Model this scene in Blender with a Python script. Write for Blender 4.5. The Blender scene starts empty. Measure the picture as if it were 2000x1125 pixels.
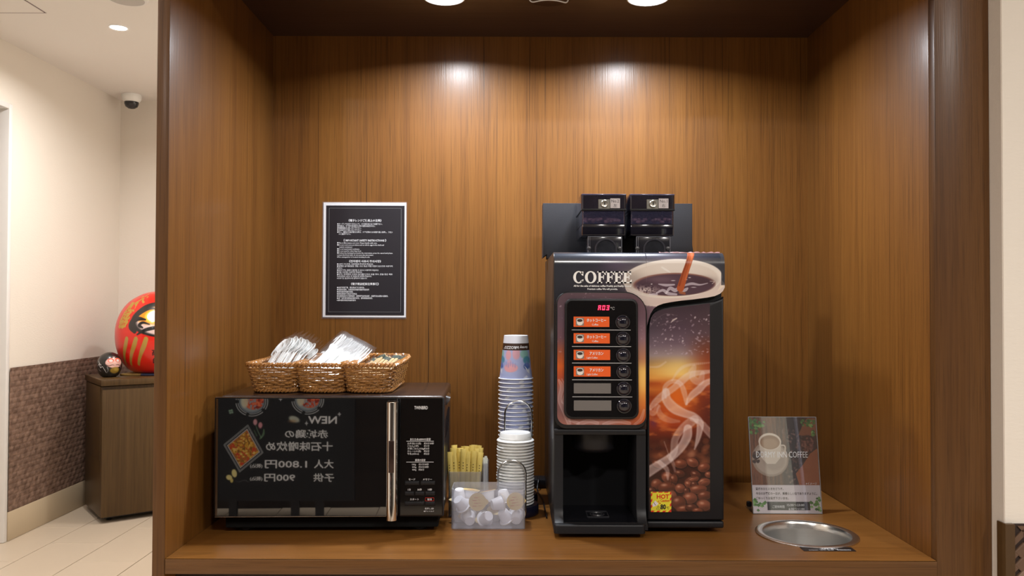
import bpy, bmesh, math, random
import numpy as np
from mathutils import Vector, Matrix
S = bpy.context.scene
COL = S.collection
PI = math.pi
random.seed(4)

# ------------------------------------------------------------------ camera
F = 1600.0                                   # focal length in pixels of the 2000 px wide frame
TH = math.atan(27.5 / F)                     # slight upward pitch
CAM = Vector((0, 0, 1.28))
FWD = Vector((0, math.cos(TH), math.sin(TH)))
UP = Vector((0, -math.sin(TH), math.cos(TH)))
cd = bpy.data.cameras.new('camera'); co = bpy.data.objects.new('camera', cd); COL.objects.link(co)
cd.sensor_width = 36; cd.lens = 36 * F / 2000; cd.clip_start = 0.05; cd.clip_end = 60
co.location = CAM
co.rotation_euler = (Matrix.Rotation(PI / 2 + TH, 4, 'X') @ Matrix.Rotation(math.radians(0.18), 4, 'Z')).to_euler()
S.camera = co

# ------------------------------------------------------------------ world, exposure, room lights
w = bpy.data.worlds.new('world'); S.world = w; w.use_nodes = True
w.node_tree.nodes['Background'].inputs[0].default_value = (1, .95, .88, 1)
w.node_tree.nodes['Background'].inputs[1].default_value = 0.02
S.view_settings.view_transform = 'Standard'; S.view_settings.look = 'None'
S.view_settings.exposure = 0.0; S.view_settings.gamma = 1.0
S.view_settings.use_curve_mapping = False
S.cycles.transparent_max_bounces = 40
S.cycles.max_bounces = 10
S.cycles.sample_clamp_indirect = 6.0

ROOM_W = 18.3
def room_light(x, y, watts, r=0.09, col=(1, .955, .91), z=2.628):
    l = bpy.data.lights.new('ceiling_and_fill_light', 'AREA'); l.shape = 'DISK'; l.size = 2 * r
    l.energy = watts; l.color = col; l.spread = math.radians(160)
    o = bpy.data.objects.new('ceiling_and_fill_light', l); COL.objects.link(o); o.location = (x, y, z)
    return o
ROOM = [(-1.97, 4.10, 1.0), (-0.95, 4.6, .8), (-1.97, 2.5, 1.2), (-1.9, 0.9, 1.1), (-1.4, -1.15, 1.8), (0.35, -0.5, 1.6), (1.5, -0.6, 1.9)]  # first is the visible passage lamp; the others are unseen, added as fill
for x, y, k in ROOM:
    room_light(x, y, ROOM_W * k)

# ------------------------------------------------------------------ helpers
def at(px, py, Y):
    """world point on the plane y = Y seen at a pixel of the 2000 x 1125 photograph"""
    d = FWD + Vector(((px - 1000) / F, 0, 0)) - UP * ((py - 562.5) / F)
    return CAM + d * (Y / d.y)
def atz(px, py, Z):
    d = FWD + Vector(((px - 1000) / F, 0, 0)) - UP * ((py - 562.5) / F)
    return CAM + d * ((Z - CAM.z) / d.z)

class MB:
    def __init__(s): s.v = []; s.f = []
    def add(s, vs, fs):
        o = len(s.v); s.v += [tuple(v) for v in vs]; s.f += [tuple(i + o for i in f) for f in fs]; return s
    def frombm(s, bm):
        bm.verts.index_update()
        s.add([v.co[:] for v in bm.verts], [[v.index for v in f.verts] for f in bm.faces]); bm.free(); return s
    def box(s, x0, x1, y0, y1, z0, z1):
        vs = [(x, y, z) for x in (x0, x1) for y in (y0, y1) for z in (z0, z1)]
        return s.add(vs, [(0, 1, 3, 2), (4, 6, 7, 5), (0, 4, 5, 1), (2, 3, 7, 6), (0, 2, 6, 4), (1, 5, 7, 3)])
    def rbox(s, x0, x1, y0, y1, z0, z1, r=.002, seg=2):
        bm = bmesh.new(); bmesh.ops.create_cube(bm, size=1)
        for v in bm.verts:
            v.co = Vector(((x0 + x1) / 2 + v.co.x * (x1 - x0), (y0 + y1) / 2 + v.co.y * (y1 - y0), (z0 + z1) / 2 + v.co.z * (z1 - z0)))
        bmesh.ops.bevel(bm, geom=bm.edges[:], offset=r, segments=seg, affect='EDGES', profile=.5)
        return s.frombm(bm)
    def prism(s, poly, c0, c1, axis='y', bev=0, seg=2):
        """poly of (a,b); extruded from c0 (front, bevelled) to c1 along axis"""
        def P(a, b, c): return {'y': (a, c, b), 'z': (a, b, c), 'x': (c, a, b)}[axis]
        bm = bmesh.new()
        fv = [bm.verts.new(P(a, b, c0)) for a, b in poly]; bv = [bm.verts.new(P(a, b, c1)) for a, b in poly]
        n = len(poly); ff = bm.faces.new(fv); bm.faces.new(bv[::-1])
        for i in range(n): bm.faces.new((fv[i], bv[i], bv[(i + 1) % n], fv[(i + 1) % n]))
        bmesh.ops.recalc_face_normals(bm, faces=bm.faces[:])
        if bev: bmesh.ops.bevel(bm, geom=list(ff.edges), offset=bev, segments=seg, affect='EDGES', profile=.5)
        return s.frombm(bm)
    def tube(s, pts, r, n=6, closed=False):
        pts = [Vector(p) for p in pts]; m = len(pts); rs = r if hasattr(r, '__len__') else [r] * m
        prev = None; vs = []
        for i, p in enumerate(pts):
            if closed: t = pts[(i + 1) % m] - pts[i - 1]
            else: t = pts[min(i + 1, m - 1)] - pts[max(i - 1, 0)]
            t.normalize()
            if prev is None:
                a = Vector((0, 0, 1)) if abs(t.z) < .9 else Vector((1, 0, 0)); nrm = t.cross(a).normalized()
            else:
                nrm = prev - t * prev.dot(t); nrm.normalize()
            prev = nrm; b = t.cross(nrm)
            for k in range(n):
                q = 2 * PI * k / n; vs.append(p + (nrm * math.cos(q) + b * math.sin(q)) * rs[i])
        fs = []
        for i in range(m if closed else m - 1):
            j = (i + 1) % m
            for k in range(n): fs.append((i * n + k, i * n + (k + 1) % n, j * n + (k + 1) % n, j * n + k))
        if not closed: fs += [tuple(range(n))[::-1], tuple((m - 1) * n + k for k in range(n))]
        return s.add(vs, fs)
    def lathe(s, prof, c=(0, 0, 0), n=32, M=None, cap=True):
        vs = []
        for r, z in prof:
            for k in range(n):
                v = Vector((r * math.cos(2 * PI * k / n), r * math.sin(2 * PI * k / n), z))
                if M: v = M @ v
                vs.append(v + Vector(c))
        fs = []
        for i in range(len(prof) - 1):
            for k in range(n): fs.append((i * n + k, i * n + (k + 1) % n, (i + 1) * n + (k + 1) % n, (i + 1) * n + k))
        if cap:
            if prof[0][0] > 1e-6: fs.append(tuple(range(n))[::-1])
            if prof[-1][0] > 1e-6: fs.append(tuple((len(prof) - 1) * n + k for k in range(n)))
        return s.add(vs, fs)
    def ellipsoid(s, c, r, M=None, nu=10, nv=6):
        prof = [(math.sin(PI * i / nv), -math.cos(PI * i / nv)) for i in range(nv + 1)]
        prof[0] = (1e-7, -1); prof[-1] = (1e-7, 1)
        D = Matrix.Diagonal(Vector(r)); M2 = (M @ D) if M else D
        return s.lathe(prof, c, nu, M2, cap=False)
    def text(s, body, o, ux, uy, h, w=None, align='l', res=2, bold=0, fn=None):
        """flat lettering; h = em size, w = optional total width; o = baseline start/centre"""
        V, Fc = glyphs(body, res, bold)
        if not len(V): return s
        x0 = V[:, 0].min(); x1 = V[:, 0].max(); ww = (x1 - x0) or 1
        sx = (w / ww) if w else h
        ox = {'l': x0, 'c': (x0 + x1) / 2, 'r': x1}[align]
        a = (V[:, 0] - ox) * sx; b = V[:, 1] * h
        if fn: vs = [fn(p, q) for p, q in zip(a, b)]
        else:
            o = Vector(o); ux = Vector(ux); uy = Vector(uy)
            vs = [o + ux * p + uy * q for p, q in zip(a, b)]
        return s.add(vs, Fc)
    def xf(s, M):
        s.v = [tuple(M @ Vector(v)) for v in s.v]; return s
    def build(s, name, mat, parent=None, smooth=35, local=False, label=None):
        me = bpy.data.meshes.new(name)
        vs = s.v
        if parent is not None and not local:
            o = wloc(parent); vs = [(a - o[0], b - o[1], c - o[2]) for a, b, c in vs]
        me.from_pydata(vs, [], s.f); me.validate(clean_customdata=False)
        bm = bmesh.new(); bm.from_mesh(me); bmesh.ops.recalc_face_normals(bm, faces=bm.faces[:]); bm.to_mesh(me); bm.free()
        if mat: me.materials.append(mat)
        if smooth:
            me.shade_smooth(); me.set_sharp_from_angle(angle=math.radians(smooth))
        ob = bpy.data.objects.new(name, me); COL.objects.link(ob)
        if parent is not None: ob.parent = parent
        if label: ob['label'] = label
        return ob
def wloc(o):
    p = Vector(o.location); q = o.parent
    while q: p = p + Vector(q.location); q = q.parent
    return p
_g = {}
def glyphs(body, res, bold):
    k = (body, res, bold)
    if k not in _g:
        cu = bpy.data.curves.new('t', 'FONT'); cu.body = body; cu.resolution_u = res; cu.offset = bold
        ob = bpy.data.objects.new('t', cu); me = ob.to_mesh()
        V = np.array([v.co[:2] for v in me.vertices]) if len(me.vertices) else np.zeros((0, 2))
        Fc = [tuple(p.vertices) for p in me.polygons]; ob.to_mesh_clear()
        bpy.data.objects.remove(ob); bpy.data.curves.remove(cu); _g[k] = (V, Fc)
    return _g[k]
def empty(name, loc, label=None, cat=None, group=None, rz=0):
    o = bpy.data.objects.new(name, None); COL.objects.link(o); o.location = loc; o.rotation_euler = (0, 0, rz)
    o.empty_display_size = .02
    return tag(o, label, cat, group)
def tag(o, label=None, cat=None, group=None, kind=None):
    if label: o['label'] = label
    if cat: o['category'] = cat
    if group: o['group'] = group
    if kind: o['kind'] = kind
    return o
def struct(o): o['kind'] = 'structure'; return o
def dup(o, parent=None):
    c = o.copy(); COL.objects.link(c); c.parent = parent
    for ch in list(o.children): dup(ch, c)
    return c
def rrect(x0, x1, z0, z1, r, n=6):
    rs = r if hasattr(r, '__len__') else (r,) * 4    # bl, br, tr, tl
    out = []
    for (cx, cz, a0, rr) in ((x0 + rs[0], z0 + rs[0], PI, rs[0]), (x1 - rs[1], z0 + rs[1], 1.5 * PI, rs[1]), (x1 - rs[2], z1 - rs[2], 0, rs[2]), (x0 + rs[3], z1 - rs[3], .5 * PI, rs[3])):
        if rr <= 0: out.append((cx, cz)); continue
        for i in range(n + 1): q = a0 + .5 * PI * i / n; out.append((cx + rr * math.cos(q), cz + rr * math.sin(q)))
    return out
def spline(pts, n=12):
    pts = [np.array(p, float) for p in pts]; out = []
    P = [2 * pts[0] - pts[1]] + pts + [2 * pts[-1] - pts[-2]]
    for i in range(1, len(P) - 2):
        for k in range(n):
            t = k / n; a, b, c, d = P[i - 1], P[i], P[i + 1], P[i + 2]
            out.append(.5 * (2 * b + (c - a) * t + (2 * a - 5 * b + 4 * c - d) * t * t + (3 * b - a - 3 * c + d) * t ** 3))
    out.append(pts[-1]); return out
def lin(c): 
    c = np.asarray(c, float); return np.where(c <= .04045, c / 12.92, ((np.maximum(c, 0) + .055) / 1.055) ** 2.4)
ORD = 'first second third fourth fifth sixth seventh eighth ninth tenth eleventh twelfth thirteenth fourteenth fifteenth sixteenth seventeenth eighteenth nineteenth twentieth twenty-first twenty-second twenty-third twenty-fourth twenty-fifth twenty-sixth twenty-seventh twenty-eighth twenty-ninth'.split()
def rgb(r, g, b): return tuple(float(x) for x in lin(np.array([r, g, b]) / 255.0)) + (1,)

# ------------------------------------------------------------------ materials
def newmat(name):
    m = bpy.data.materials.new(name); m.use_nodes = True; nt = m.node_tree
    return m, nt, nt.nodes['Principled BSDF'], nt.nodes['Material Output']
def mat(name, col, rough=.5, metal=0, ior=1.5, coat=0, coat_r=.05, emit=None, es=1, var=0, vscale=40, bump=0, bscale=200, stretch=(1, 1, 1)):
    m, nt, b, out = newmat(name)
    b.inputs['Base Color'].default_value = col; b.inputs['Roughness'].default_value = rough
    b.inputs['Metallic'].default_value = metal; b.inputs['IOR'].default_value = ior
    b.inputs['Coat Weight'].default_value = coat; b.inputs['Coat Roughness'].default_value = coat_r
    if emit: b.inputs['Emission Color'].default_value = emit; b.inputs['Emission Strength'].default_value = es
    if var or bump:
        tc = nt.nodes.new('ShaderNodeTexCoord'); mp = nt.nodes.new('ShaderNodeMapping'); mp.inputs['Scale'].default_value = stretch
        nt.links.new(tc.outputs['Object'], mp.inputs['Vector'])
    if var:
        n = nt.nodes.new('ShaderNodeTexNoise'); n.inputs['Scale'].default_value = vscale; n.inputs['Detail'].default_value = 5
        nt.links.new(mp.outputs[0], n.inputs['Vector'])
        r = nt.nodes.new('ShaderNodeMix'); r.data_type = 'RGBA'
        r.inputs['A'].default_value = tuple(c * (1 - var) for c in col[:3]) + (1,); r.inputs['B'].default_value = tuple(min(1, c * (1 + var)) for c in col[:3]) + (1,)
        nt.links.new(n.outputs['Fac'], r.inputs['Factor']); nt.links.new(r.outputs['Result'], b.inputs['Base Color'])
    if bump:
        n = nt.nodes.new('ShaderNodeTexNoise'); n.inputs['Scale'].default_value = bscale; n.inputs['Detail'].default_value = 3
        nt.links.new(mp.outputs[0], n.inputs['Vector'])
        bp = nt.nodes.new('ShaderNodeBump'); bp.inputs['Strength'].default_value = bump; bp.inputs['Distance'].default_value = .001
        nt.links.new(n.outputs['Fac'], bp.inputs['Height']); nt.links.new(bp.outputs[0], b.inputs['Normal'])
    return m
def clear(name, tint=(1, 1, 1, 1), body=(.8, .8, .8, 1), fac=.1, rough=.05, trans=False, spec=1.0):
    """thin clear or frosted plastic: see-through mixed with a diffuse body, Fresnel gloss on top"""
    m, nt, b, out = newmat(name); N = nt.nodes.new; L = nt.links.new
    t = N('ShaderNodeBsdfTransparent'); t.inputs[0].default_value = tint
    d = N('ShaderNodeBsdfTranslucent' if trans else 'ShaderNodeBsdfDiffuse'); d.inputs[0].default_value = body
    if trans:
        d2 = N('ShaderNodeBsdfDiffuse'); d2.inputs[0].default_value = body; mm = N('ShaderNodeMixShader'); mm.inputs[0].default_value = .5
        L(d.outputs[0], mm.inputs[1]); L(d2.outputs[0], mm.inputs[2]); dd = mm
    else: dd = d
    m1 = N('ShaderNodeMixShader'); m1.inputs[0].default_value = fac; L(t.outputs[0], m1.inputs[1]); L(dd.outputs[0], m1.inputs[2])
    g = N('ShaderNodeBsdfGlossy'); g.inputs['Roughness'].default_value = rough
    fr = N('ShaderNodeFresnel'); fr.inputs[0].default_value = 1.45
    mu = N('ShaderNodeMath'); mu.operation = 'MULTIPLY'; mu.inputs[1].default_value = spec; L(fr.outputs[0], mu.inputs[0])
    m2 = N('ShaderNodeMixShader'); L(mu.outputs[0], m2.inputs[0]); L(m1.outputs[0], m2.inputs[1]); L(g.outputs[0], m2.inputs[2])
    L(m2.outputs[0], out.inputs[0]); nt.nodes.remove(b); return m
def wood(name, dark, mid, light, axis='z', rough=.45, coat=.5, coat_r=.2, scale=1.0, bump=.25, lines=.6):
    m, nt, b, out = newmat(name); N = nt.nodes.new; L = nt.links.new
    tc = N('ShaderNodeTexCoord')
    def noise(sc, k, det=4, rough=.55):
        mp = N('ShaderNodeMapping'); mp.inputs['Scale'].default_value = tuple(k if a == axis else 1 for a in 'xyz')
        L(tc.outputs['Object'], mp.inputs['Vector'])
        n = N('ShaderNodeTexNoise'); n.inputs['Scale'].default_value = sc * scale; n.inputs['Detail'].default_value = det; n.inputs['Roughness'].default_value = rough
        L(mp.outputs[0], n.inputs['Vector']); return n.outputs['Fac']
    big = noise(11, .03, 3); fine = noise(120, .02, 3); pore = noise(420, .02, 2)
    a = N('ShaderNodeMath'); a.operation = 'MULTIPLY_ADD'; L(big, a.inputs[0]); a.inputs[1].default_value = .6
    f2 = N('ShaderNodeMath'); f2.operation = 'MULTIPLY'; L(fine, f2.inputs[0]); f2.inputs[1].default_value = .4; L(f2.outputs[0], a.inputs[2])
    cr = N('ShaderNodeValToRGB'); L(a.outputs[0], cr.inputs[0]); e = cr.color_ramp.elements
    e[0].position = .32; e[0].color = dark; e[1].position = .66; e[1].color = light
    k = cr.color_ramp.elements.new(.46); k.color = mid
    lr = N('ShaderNodeValToRGB'); sl = noise(170, .008, 2, .5); L(sl, lr.inputs[0]); q = lr.color_ramp.elements
    q[0].position = .26; q[0].color = (1 - lines,) * 3 + (1,); q[1].position = .36; q[1].color = (1, 1, 1, 1)
    pr = N('ShaderNodeValToRGB'); L(pore, pr.inputs[0]); q = pr.color_ramp.elements
    q[0].position = .30; q[0].color = (.72,) * 3 + (1,); q[1].position = .5; q[1].color = (1, 1, 1, 1)
    x = N('ShaderNodeMix'); x.data_type = 'RGBA'; x.blend_type = 'MULTIPLY'; x.inputs['Factor'].default_value = 1
    L(cr.outputs[0], x.inputs['A']); L(lr.outputs[0], x.inputs['B'])
    y = N('ShaderNodeMix'); y.data_type = 'RGBA'; y.blend_type = 'MULTIPLY'; y.inputs['Factor'].default_value = 1
    L(x.outputs['Result'], y.inputs['A']); L(pr.outputs[0], y.inputs['B'])
    L(y.outputs['Result'], b.inputs['Base Color'])
    b.inputs['Specular IOR Level'].default_value = .25; b.inputs['Coat IOR'].default_value = 1.42
    b.inputs['Roughness'].default_value = rough; b.inputs['Coat Weight'].default_value = coat; b.inputs['Coat Roughness'].default_value = coat_r
    bp = N('ShaderNodeBump'); bp.inputs['Strength'].default_value = bump; bp.inputs['Distance'].default_value = .0006
    L(pore, bp.inputs['Height']); L(bp.outputs[0], b.inputs['Normal']); L(bp.outputs[0], b.inputs['Coat Normal'])
    return m
def printed(name, rough=.35, coat=.3, coat_r=.1):
    m, nt, b, out = newmat(name); a = nt.nodes.new('ShaderNodeAttribute'); a.attribute_name = 'print'
    nt.links.new(a.outputs['Color'], b.inputs['Base Color']); b.inputs['Roughness'].default_value = rough
    b.inputs['Coat Weight'].default_value = coat; b.inputs['Coat Roughness'].default_value = coat_r
    return m

# ------------------------------------------------------------------ flat printed pictures (drawn in numpy, kept as colours of a fine mesh)
class Cv:
    def __init__(s, x0, y0, x1, y1, sc, bg):
        s.w = int((x1 - x0) * sc) + 1; s.h = int((y1 - y0) * sc) + 1
        s.x0, s.y0, s.x1, s.y1 = x0, y0, x1, y1
        s.X, s.Y = np.meshgrid(np.linspace(x0, x1, s.w), np.linspace(y0, y1, s.h))
        s.a = np.zeros((s.h, s.w, 3)) + np.array(bg) / 255.0; s.px = 1 / sc
    def put(s, m, col, a=1):
        m = np.clip(m * a, 0, 1)[..., None]; c = np.array(col, float) / 255.0
        s.a = s.a * (1 - m) + c * m
    def ell(s, cx, cy, rx, ry, col, a=1, soft=None, rot=0):
        c, n = math.cos(rot), math.sin(rot); dx = s.X - cx; dy = s.Y - cy
        u = (dx * c + dy * n) / rx; v = (-dx * n + dy * c) / ry; r = np.sqrt(u * u + v * v)
        sf = (soft if soft is not None else s.px) / min(rx, ry)
        s.put(np.clip((1 - r) / max(sf, 1e-3) + .5, 0, 1), col, a)
    def gau(s, cx, cy, rx, ry, col, a=1):
        s.put(np.exp(-((s.X - cx) / rx) ** 2 - ((s.Y - cy) / ry) ** 2), col, a)
    def rib(s, pts, col, a=.4, edge=.6, n=10, soft=.8):
        """ribbon along (x, y, width) points, its rims a little denser than its middle"""
        P = np.array(spline(pts, n)); best = np.full(s.X.shape, 1e9)
        for (x, y, wd) in P:
            r = max(wd / 2, .4); d = np.hypot(s.X - x, s.Y - y); best = np.minimum(best, (d - r) / r * r)
            if edge: pass
        wm = np.mean(P[:, 2]) / 2
        inside = np.clip(-best / soft + .5, 0, 1)
        t = np.clip(1 + best / max(wm, .5), 0, 1)
        s.put(inside * ((1 - edge) + edge * t ** 2), col, a)
    def poly(s, pts, col, a=1):
        ins = np.zeros(s.X.shape, bool); n = len(pts)
        for i in range(n):
            (xa, ya), (xb, yb) = pts[i], pts[(i + 1) % n]
            if ya == yb: continue
            c = ((ya > s.Y) != (yb > s.Y)) & (s.X < (xb - xa) * (s.Y - ya) / (yb - ya) + xa); ins ^= c
        s.put(ins.astype(float), col, a)
    def noise(s, sx, sy, seed, octv=3):
        rng = np.random.default_rng(seed); out = 0; amp = 1; tot = 0
        for _ in range(octv):
            gx = (s.X - s.x0) / sx; gy = (s.Y - s.y0) / sy; nx = int(gx.max()) + 2; ny = int(gy.max()) + 2
            g = rng.random((ny + 1, nx + 1)); ix = gx.astype(int); iy = gy.astype(int); fx = gx - ix; fy = gy - iy
            fx = fx * fx * (3 - 2 * fx); fy = fy * fy * (3 - 2 * fy)
            v = (g[iy, ix] * (1 - fx) + g[iy, ix + 1] * fx) * (1 - fy) + (g[iy + 1, ix] * (1 - fx) + g[iy + 1, ix + 1] * fx) * fy
            out = out + v * amp; tot += amp; amp *= .5; sx /= 2; sy /= 2
        return out / tot
    def vgrad(s, cols):
        """cols: list over u of lists of (y, rgb)"""
        U = (s.X - s.x0) / (s.x1 - s.x0) * (len(cols) - 1); out = np.zeros_like(s.a); G = []
        for st in cols:
            ys = [q[0] for q in st]; G.append(np.stack([np.interp(s.Y, ys, [q[1][k] / 255 for q in st]) for k in range(3)], -1))
        i = np.clip(U.astype(int), 0, len(cols) - 2); f = (U - i)[..., None]; f = f * f * (3 - 2 * f)
        G = np.stack(G, 0); I = np.indices(i.shape)
        s.a = G[i, I[0], I[1]] * (1 - f) + G[i + 1, I[0], I[1]] * f
    def mesh(s, name, fn, material, parent, smooth=True, wrap=False):
        """fn(u, v) arrays in 0..1 (v down) -> x, y, z arrays, world coordinates"""
        U, V = np.meshgrid(np.linspace(0, 1, s.w), np.linspace(0, 1, s.h)); x, y, z = fn(U, V)
        o = wloc(parent) if parent is not None else (0, 0, 0)
        co_ = np.stack([x - o[0], y - o[1], z - o[2]], -1).reshape(-1, 3).astype(np.float32)
        me = bpy.data.meshes.new(name); i = np.arange(s.w * s.h).reshape(s.h, s.w)
        q = np.stack([i[:-1, :-1], i[1:, :-1], i[1:, 1:], i[:-1, 1:]], -1).reshape(-1, 4)
        me.vertices.add(len(co_)); me.vertices.foreach_set('co', co_.ravel())
        me.loops.add(q.size); me.loops.foreach_set('vertex_index', q.ravel().astype(np.int32))
        me.polygons.add(len(q)); me.polygons.foreach_set('loop_start', np.arange(0, q.size, 4, dtype=np.int32))
        me.update(calc_edges=True); me.validate()
        at_ = me.color_attributes.new('print', 'FLOAT_COLOR', 'POINT')
        c = np.ones((len(co_), 4), np.float32); c[:, :3] = lin(np.clip(s.a, 0, 1)).reshape(-1, 3); at_.data.foreach_set('color', c.ravel())
        me.materials.append(material)
        if smooth: me.shade_smooth()
        ob = bpy.data.objects.new(name, me); COL.objects.link(ob)
        if parent is not None: ob.parent = parent
        return ob
M_WOOD = wood('teak_veneer', (.128, .047, .0075, 1), (.168, .0645, .0105, 1), (.207, .084, .0150, 1), 'z', rough=.5, coat=.5, coat_r=.25, lines=.55)
M_WOODX = wood('teak_counter', (.145, .055, .0095, 1), (.188, .074, .0135, 1), (.228, .094, .020, 1), 'x', rough=.4, coat=.5, coat_r=.28, lines=.25)
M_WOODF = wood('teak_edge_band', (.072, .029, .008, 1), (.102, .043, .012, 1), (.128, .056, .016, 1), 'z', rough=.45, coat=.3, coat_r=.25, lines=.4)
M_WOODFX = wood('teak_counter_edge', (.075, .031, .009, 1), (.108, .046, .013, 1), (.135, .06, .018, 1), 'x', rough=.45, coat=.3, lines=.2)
M_WOODD = wood('dark_cabinet_veneer', (.042, .022, .008, 1), (.070, .038, .0125, 1), (.10, .056, .020, 1), 'z', rough=.45, coat=.2, coat_r=.3, scale=.5, lines=.2)
M_TOP = wood('alcove_ceiling_shaded_veneer', (.036, .017, .011, 1), (.048, .024, .016, 1), (.058, .03, .02, 1), 'x', rough=.4, coat=.5, coat_r=.2, lines=.2)  # ceiling shade painted in as a darker copy of the teak
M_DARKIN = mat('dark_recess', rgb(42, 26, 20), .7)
M_BACKWALL = wood('dark_panelling', (.014, .009, .006, 1), (.022, .014, .009, 1), (.03, .019, .012, 1), 'x', rough=.6, coat=0, scale=.4)
M_PAPER = mat('cream_wallpaper', (.80, .745, .67, 1), .85, bump=.5, bscale=160, stretch=(.35, .35, 1.2))
M_PAPER2 = mat('shaded_wall_return', (.66, .60, .54, 1), .85, bump=.3, bscale=300)  # shade of the wall's side face painted in as a darker wall colour
M_CEIL = mat('ceiling_paint', (.80, .77, .735, 1), .9)
M_JAMB = mat('white_door_jamb', (.78, .77, .76, 1), .5)
M_BASEB = mat('beige_baseboard', (.52, .42, .29, 1), .6, var=.08, vscale=4)
M_GROUT = mat('grey_grout', (.24, .2, .18, 1), .9)
M_TILE = mat('beige_floor_tile', (.56, .465, .36, 1), .38, var=.07, vscale=3, stretch=(1, .4, 1))
M_BLACK = mat('black_plastic', (.007, .007, .009, 1), .42, ior=1.42)
M_BLACKS = mat('black_satin', (.008, .008, .010, 1), .45, ior=1.42, bump=.08, bscale=900)
M_GLOSS = mat('black_gloss', (.006, .006, .008, 1), .08)
M_MIRROR = mat('black_mirror_glass', (.004, .004, .005, 1), .015, ior=2.75)
M_BROWNB = mat('dark_brown_enamel', (.020, .013, .013, 1), .28, coat=.6, coat_r=.1)
M_CHROME = mat('chrome', (.82, .81, .80, 1), .06, metal=1)
M_STEEL = mat('brushed_steel', (.86, .85, .83, 1), .24, metal=1, bump=.22, bscale=14, stretch=(.3, .3, 40))
M_DKSTEEL = mat('dark_metal_wire', (.45, .44, .43, 1), .2, metal=1)
M_GREYW = mat('white_print', (.72, .72, .74, 1), .6)
M_DIMW = mat('grey_print', (.42, .42, .43, 1), .6)
M_WHITE = mat('white_plastic', (.90, .91, .90, 1), .35)
M_WHITEC = mat('white_paper_card', (.82, .82, .84, 1), .5)
M_RED = mat('red_print', rgb(205, 40, 25), .5)
M_LED = mat('red_led', (.1, 0, 0, 1), .4, emit=(1, .02, .06, 1), es=5)
M_WICK = mat('wicker', rgb(160, 112, 60), .35, coat=.5, coat_r=.15, var=.35, vscale=60)
M_WICKD = mat('wicker_rim', rgb(168, 116, 62), .32, coat=.6, coat_r=.12, var=.3, vscale=70)
M_FILM = clear('clear_wrapper', body=(.9, .9, .92, 1), fac=.02, rough=.1, spec=.16)
M_ACRY = clear('clear_acrylic', body=(.8, .82, .82, 1), fac=.02, rough=.01, spec=1.6)
M_LAMI = clear('laminate_film', body=(.8, .8, .85, 1), fac=.04, rough=.12, spec=.12)
M_FROST = clear('frosted_plastic', tint=(.97, .97, 1, 1), body=(.80, .81, .88, 1), fac=.27, rough=.2, trans=True, spec=.6)
M_FROST2 = clear('clear_grey_plastic', tint=(.9, .9, .92, 1), body=(.72, .72, .76, 1), fac=.22, rough=.12, trans=True, spec=.8)
M_SMOKE = clear('smoked_plastic', tint=(.78, .77, .88, 1), body=(.20, .20, .38, 1), fac=.10, rough=.06, spec=1.3)
M_SMOKE2 = clear('dark_smoked_plastic', tint=(.62, .58, .70, 1), body=(.07, .06, .10, 1), fac=.3, rough=.1, spec=1.2)
M_PRINT = printed('printed_vinyl', .26, 1.0, .18)
M_PRINTM = printed('printed_paper', .5, .15, .2)
M_NAVY = mat('navy_plastic', (.012, .012, .03, 1), .3)
# ------------------------------------------------------------------ the room
ZC = 0.8276            # countertop height
D1, D2 = 1.447, 2.07   # alcove front and back
XL, XR = -0.608, 0.748 # alcove inner sides
ZT = 1.954             # alcove ceiling
CEIL = 2.65
XW = -2.68             # left wall
YB = 5.58              # far wall
YR = -1.98             # wall behind the camera
Y2 = at(18, 600, 1.0); YJ = XW / Y2.x      # where the left wall's opening ends

fl = struct(MB().box(-3.3, 3.2, YR - .1, YB + .1, -.06, -.008).build('floor', M_GROUT))
tile_me = None
cols = [XW + .245 - .3 * k for k in range(3)] + [XW + .245 + .3 * k for k in range(1, 19)]
for x in sorted(cols):
    k = round((x - (XW + .245)) / .3); y0 = YR + .02 + (.3 if k % 2 else 0) - .6
    while y0 < YB - .01:
        a, b = max(y0, YR + .01), min(y0 + .6, YB - .005)
        xa, xb = max(x - .3, -3.25), min(x, 3.15)
        if b - a > .03 and xb - xa > .03:
            if abs(b - a - .6) < .01 and abs(xb - xa - .3) < .01 and tile_me:
                t = bpy.data.objects.new('tile', tile_me); COL.objects.link(t); t.parent = fl; t.location = (xa, a, 0)
            else:
                t = MB().rbox(.0022, xb - xa - .0022, .0016, b - a - .0016, -.012, 0, .0012, 1).build('tile', M_TILE, fl, local=True)
                t.location = (xa, a, 0)
                if abs(b - a - .6) < .01 and abs(xb - xa - .3) < .01: tile_me = t.data
        y0 += .6
ce = struct(MB().box(-3.3, 3.2, YR - .1, YB + .1, CEIL, CEIL + .06).build('ceiling', M_CEIL))
# left wall with an opening (white jamb) towards the viewer
zj = at(9, 207, YJ).z
wl = MB(); wl.box(XW - .12, XW, YJ, YB + .1, -.05, CEIL); wl.box(XW - .12, XW, 2.2, YJ, zj, CEIL); wl.box(XW - .12, XW, YR, 2.2, -.05, CEIL)
wl = struct(wl.build('wall_left', M_PAPER, smooth=0))
jb = MB(); jb.rbox(XW - .125, XW + .006, YJ - .03, YJ - .001, 0.002, zj - .002, .003); jb.rbox(XW - .125, XW + .006, 2.2, YJ - .03, zj - .03, zj - .001, .003)
struct(jb.build('trim_1', M_JAMB))
struct(MB().box(-3.3, -3.25, 1.8, 5, -.05, CEIL).build('wall_corridor', M_PAPER))
wb = struct(MB().box(XW, -.66, YB, YB + .1, -.05, CEIL).build('wall_back', M_PAPER, smooth=0))
struct(MB().box(-.66, -.645, 2.12, YB, -.05, CEIL).build('wall_inner', M_PAPER, smooth=0))
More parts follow.
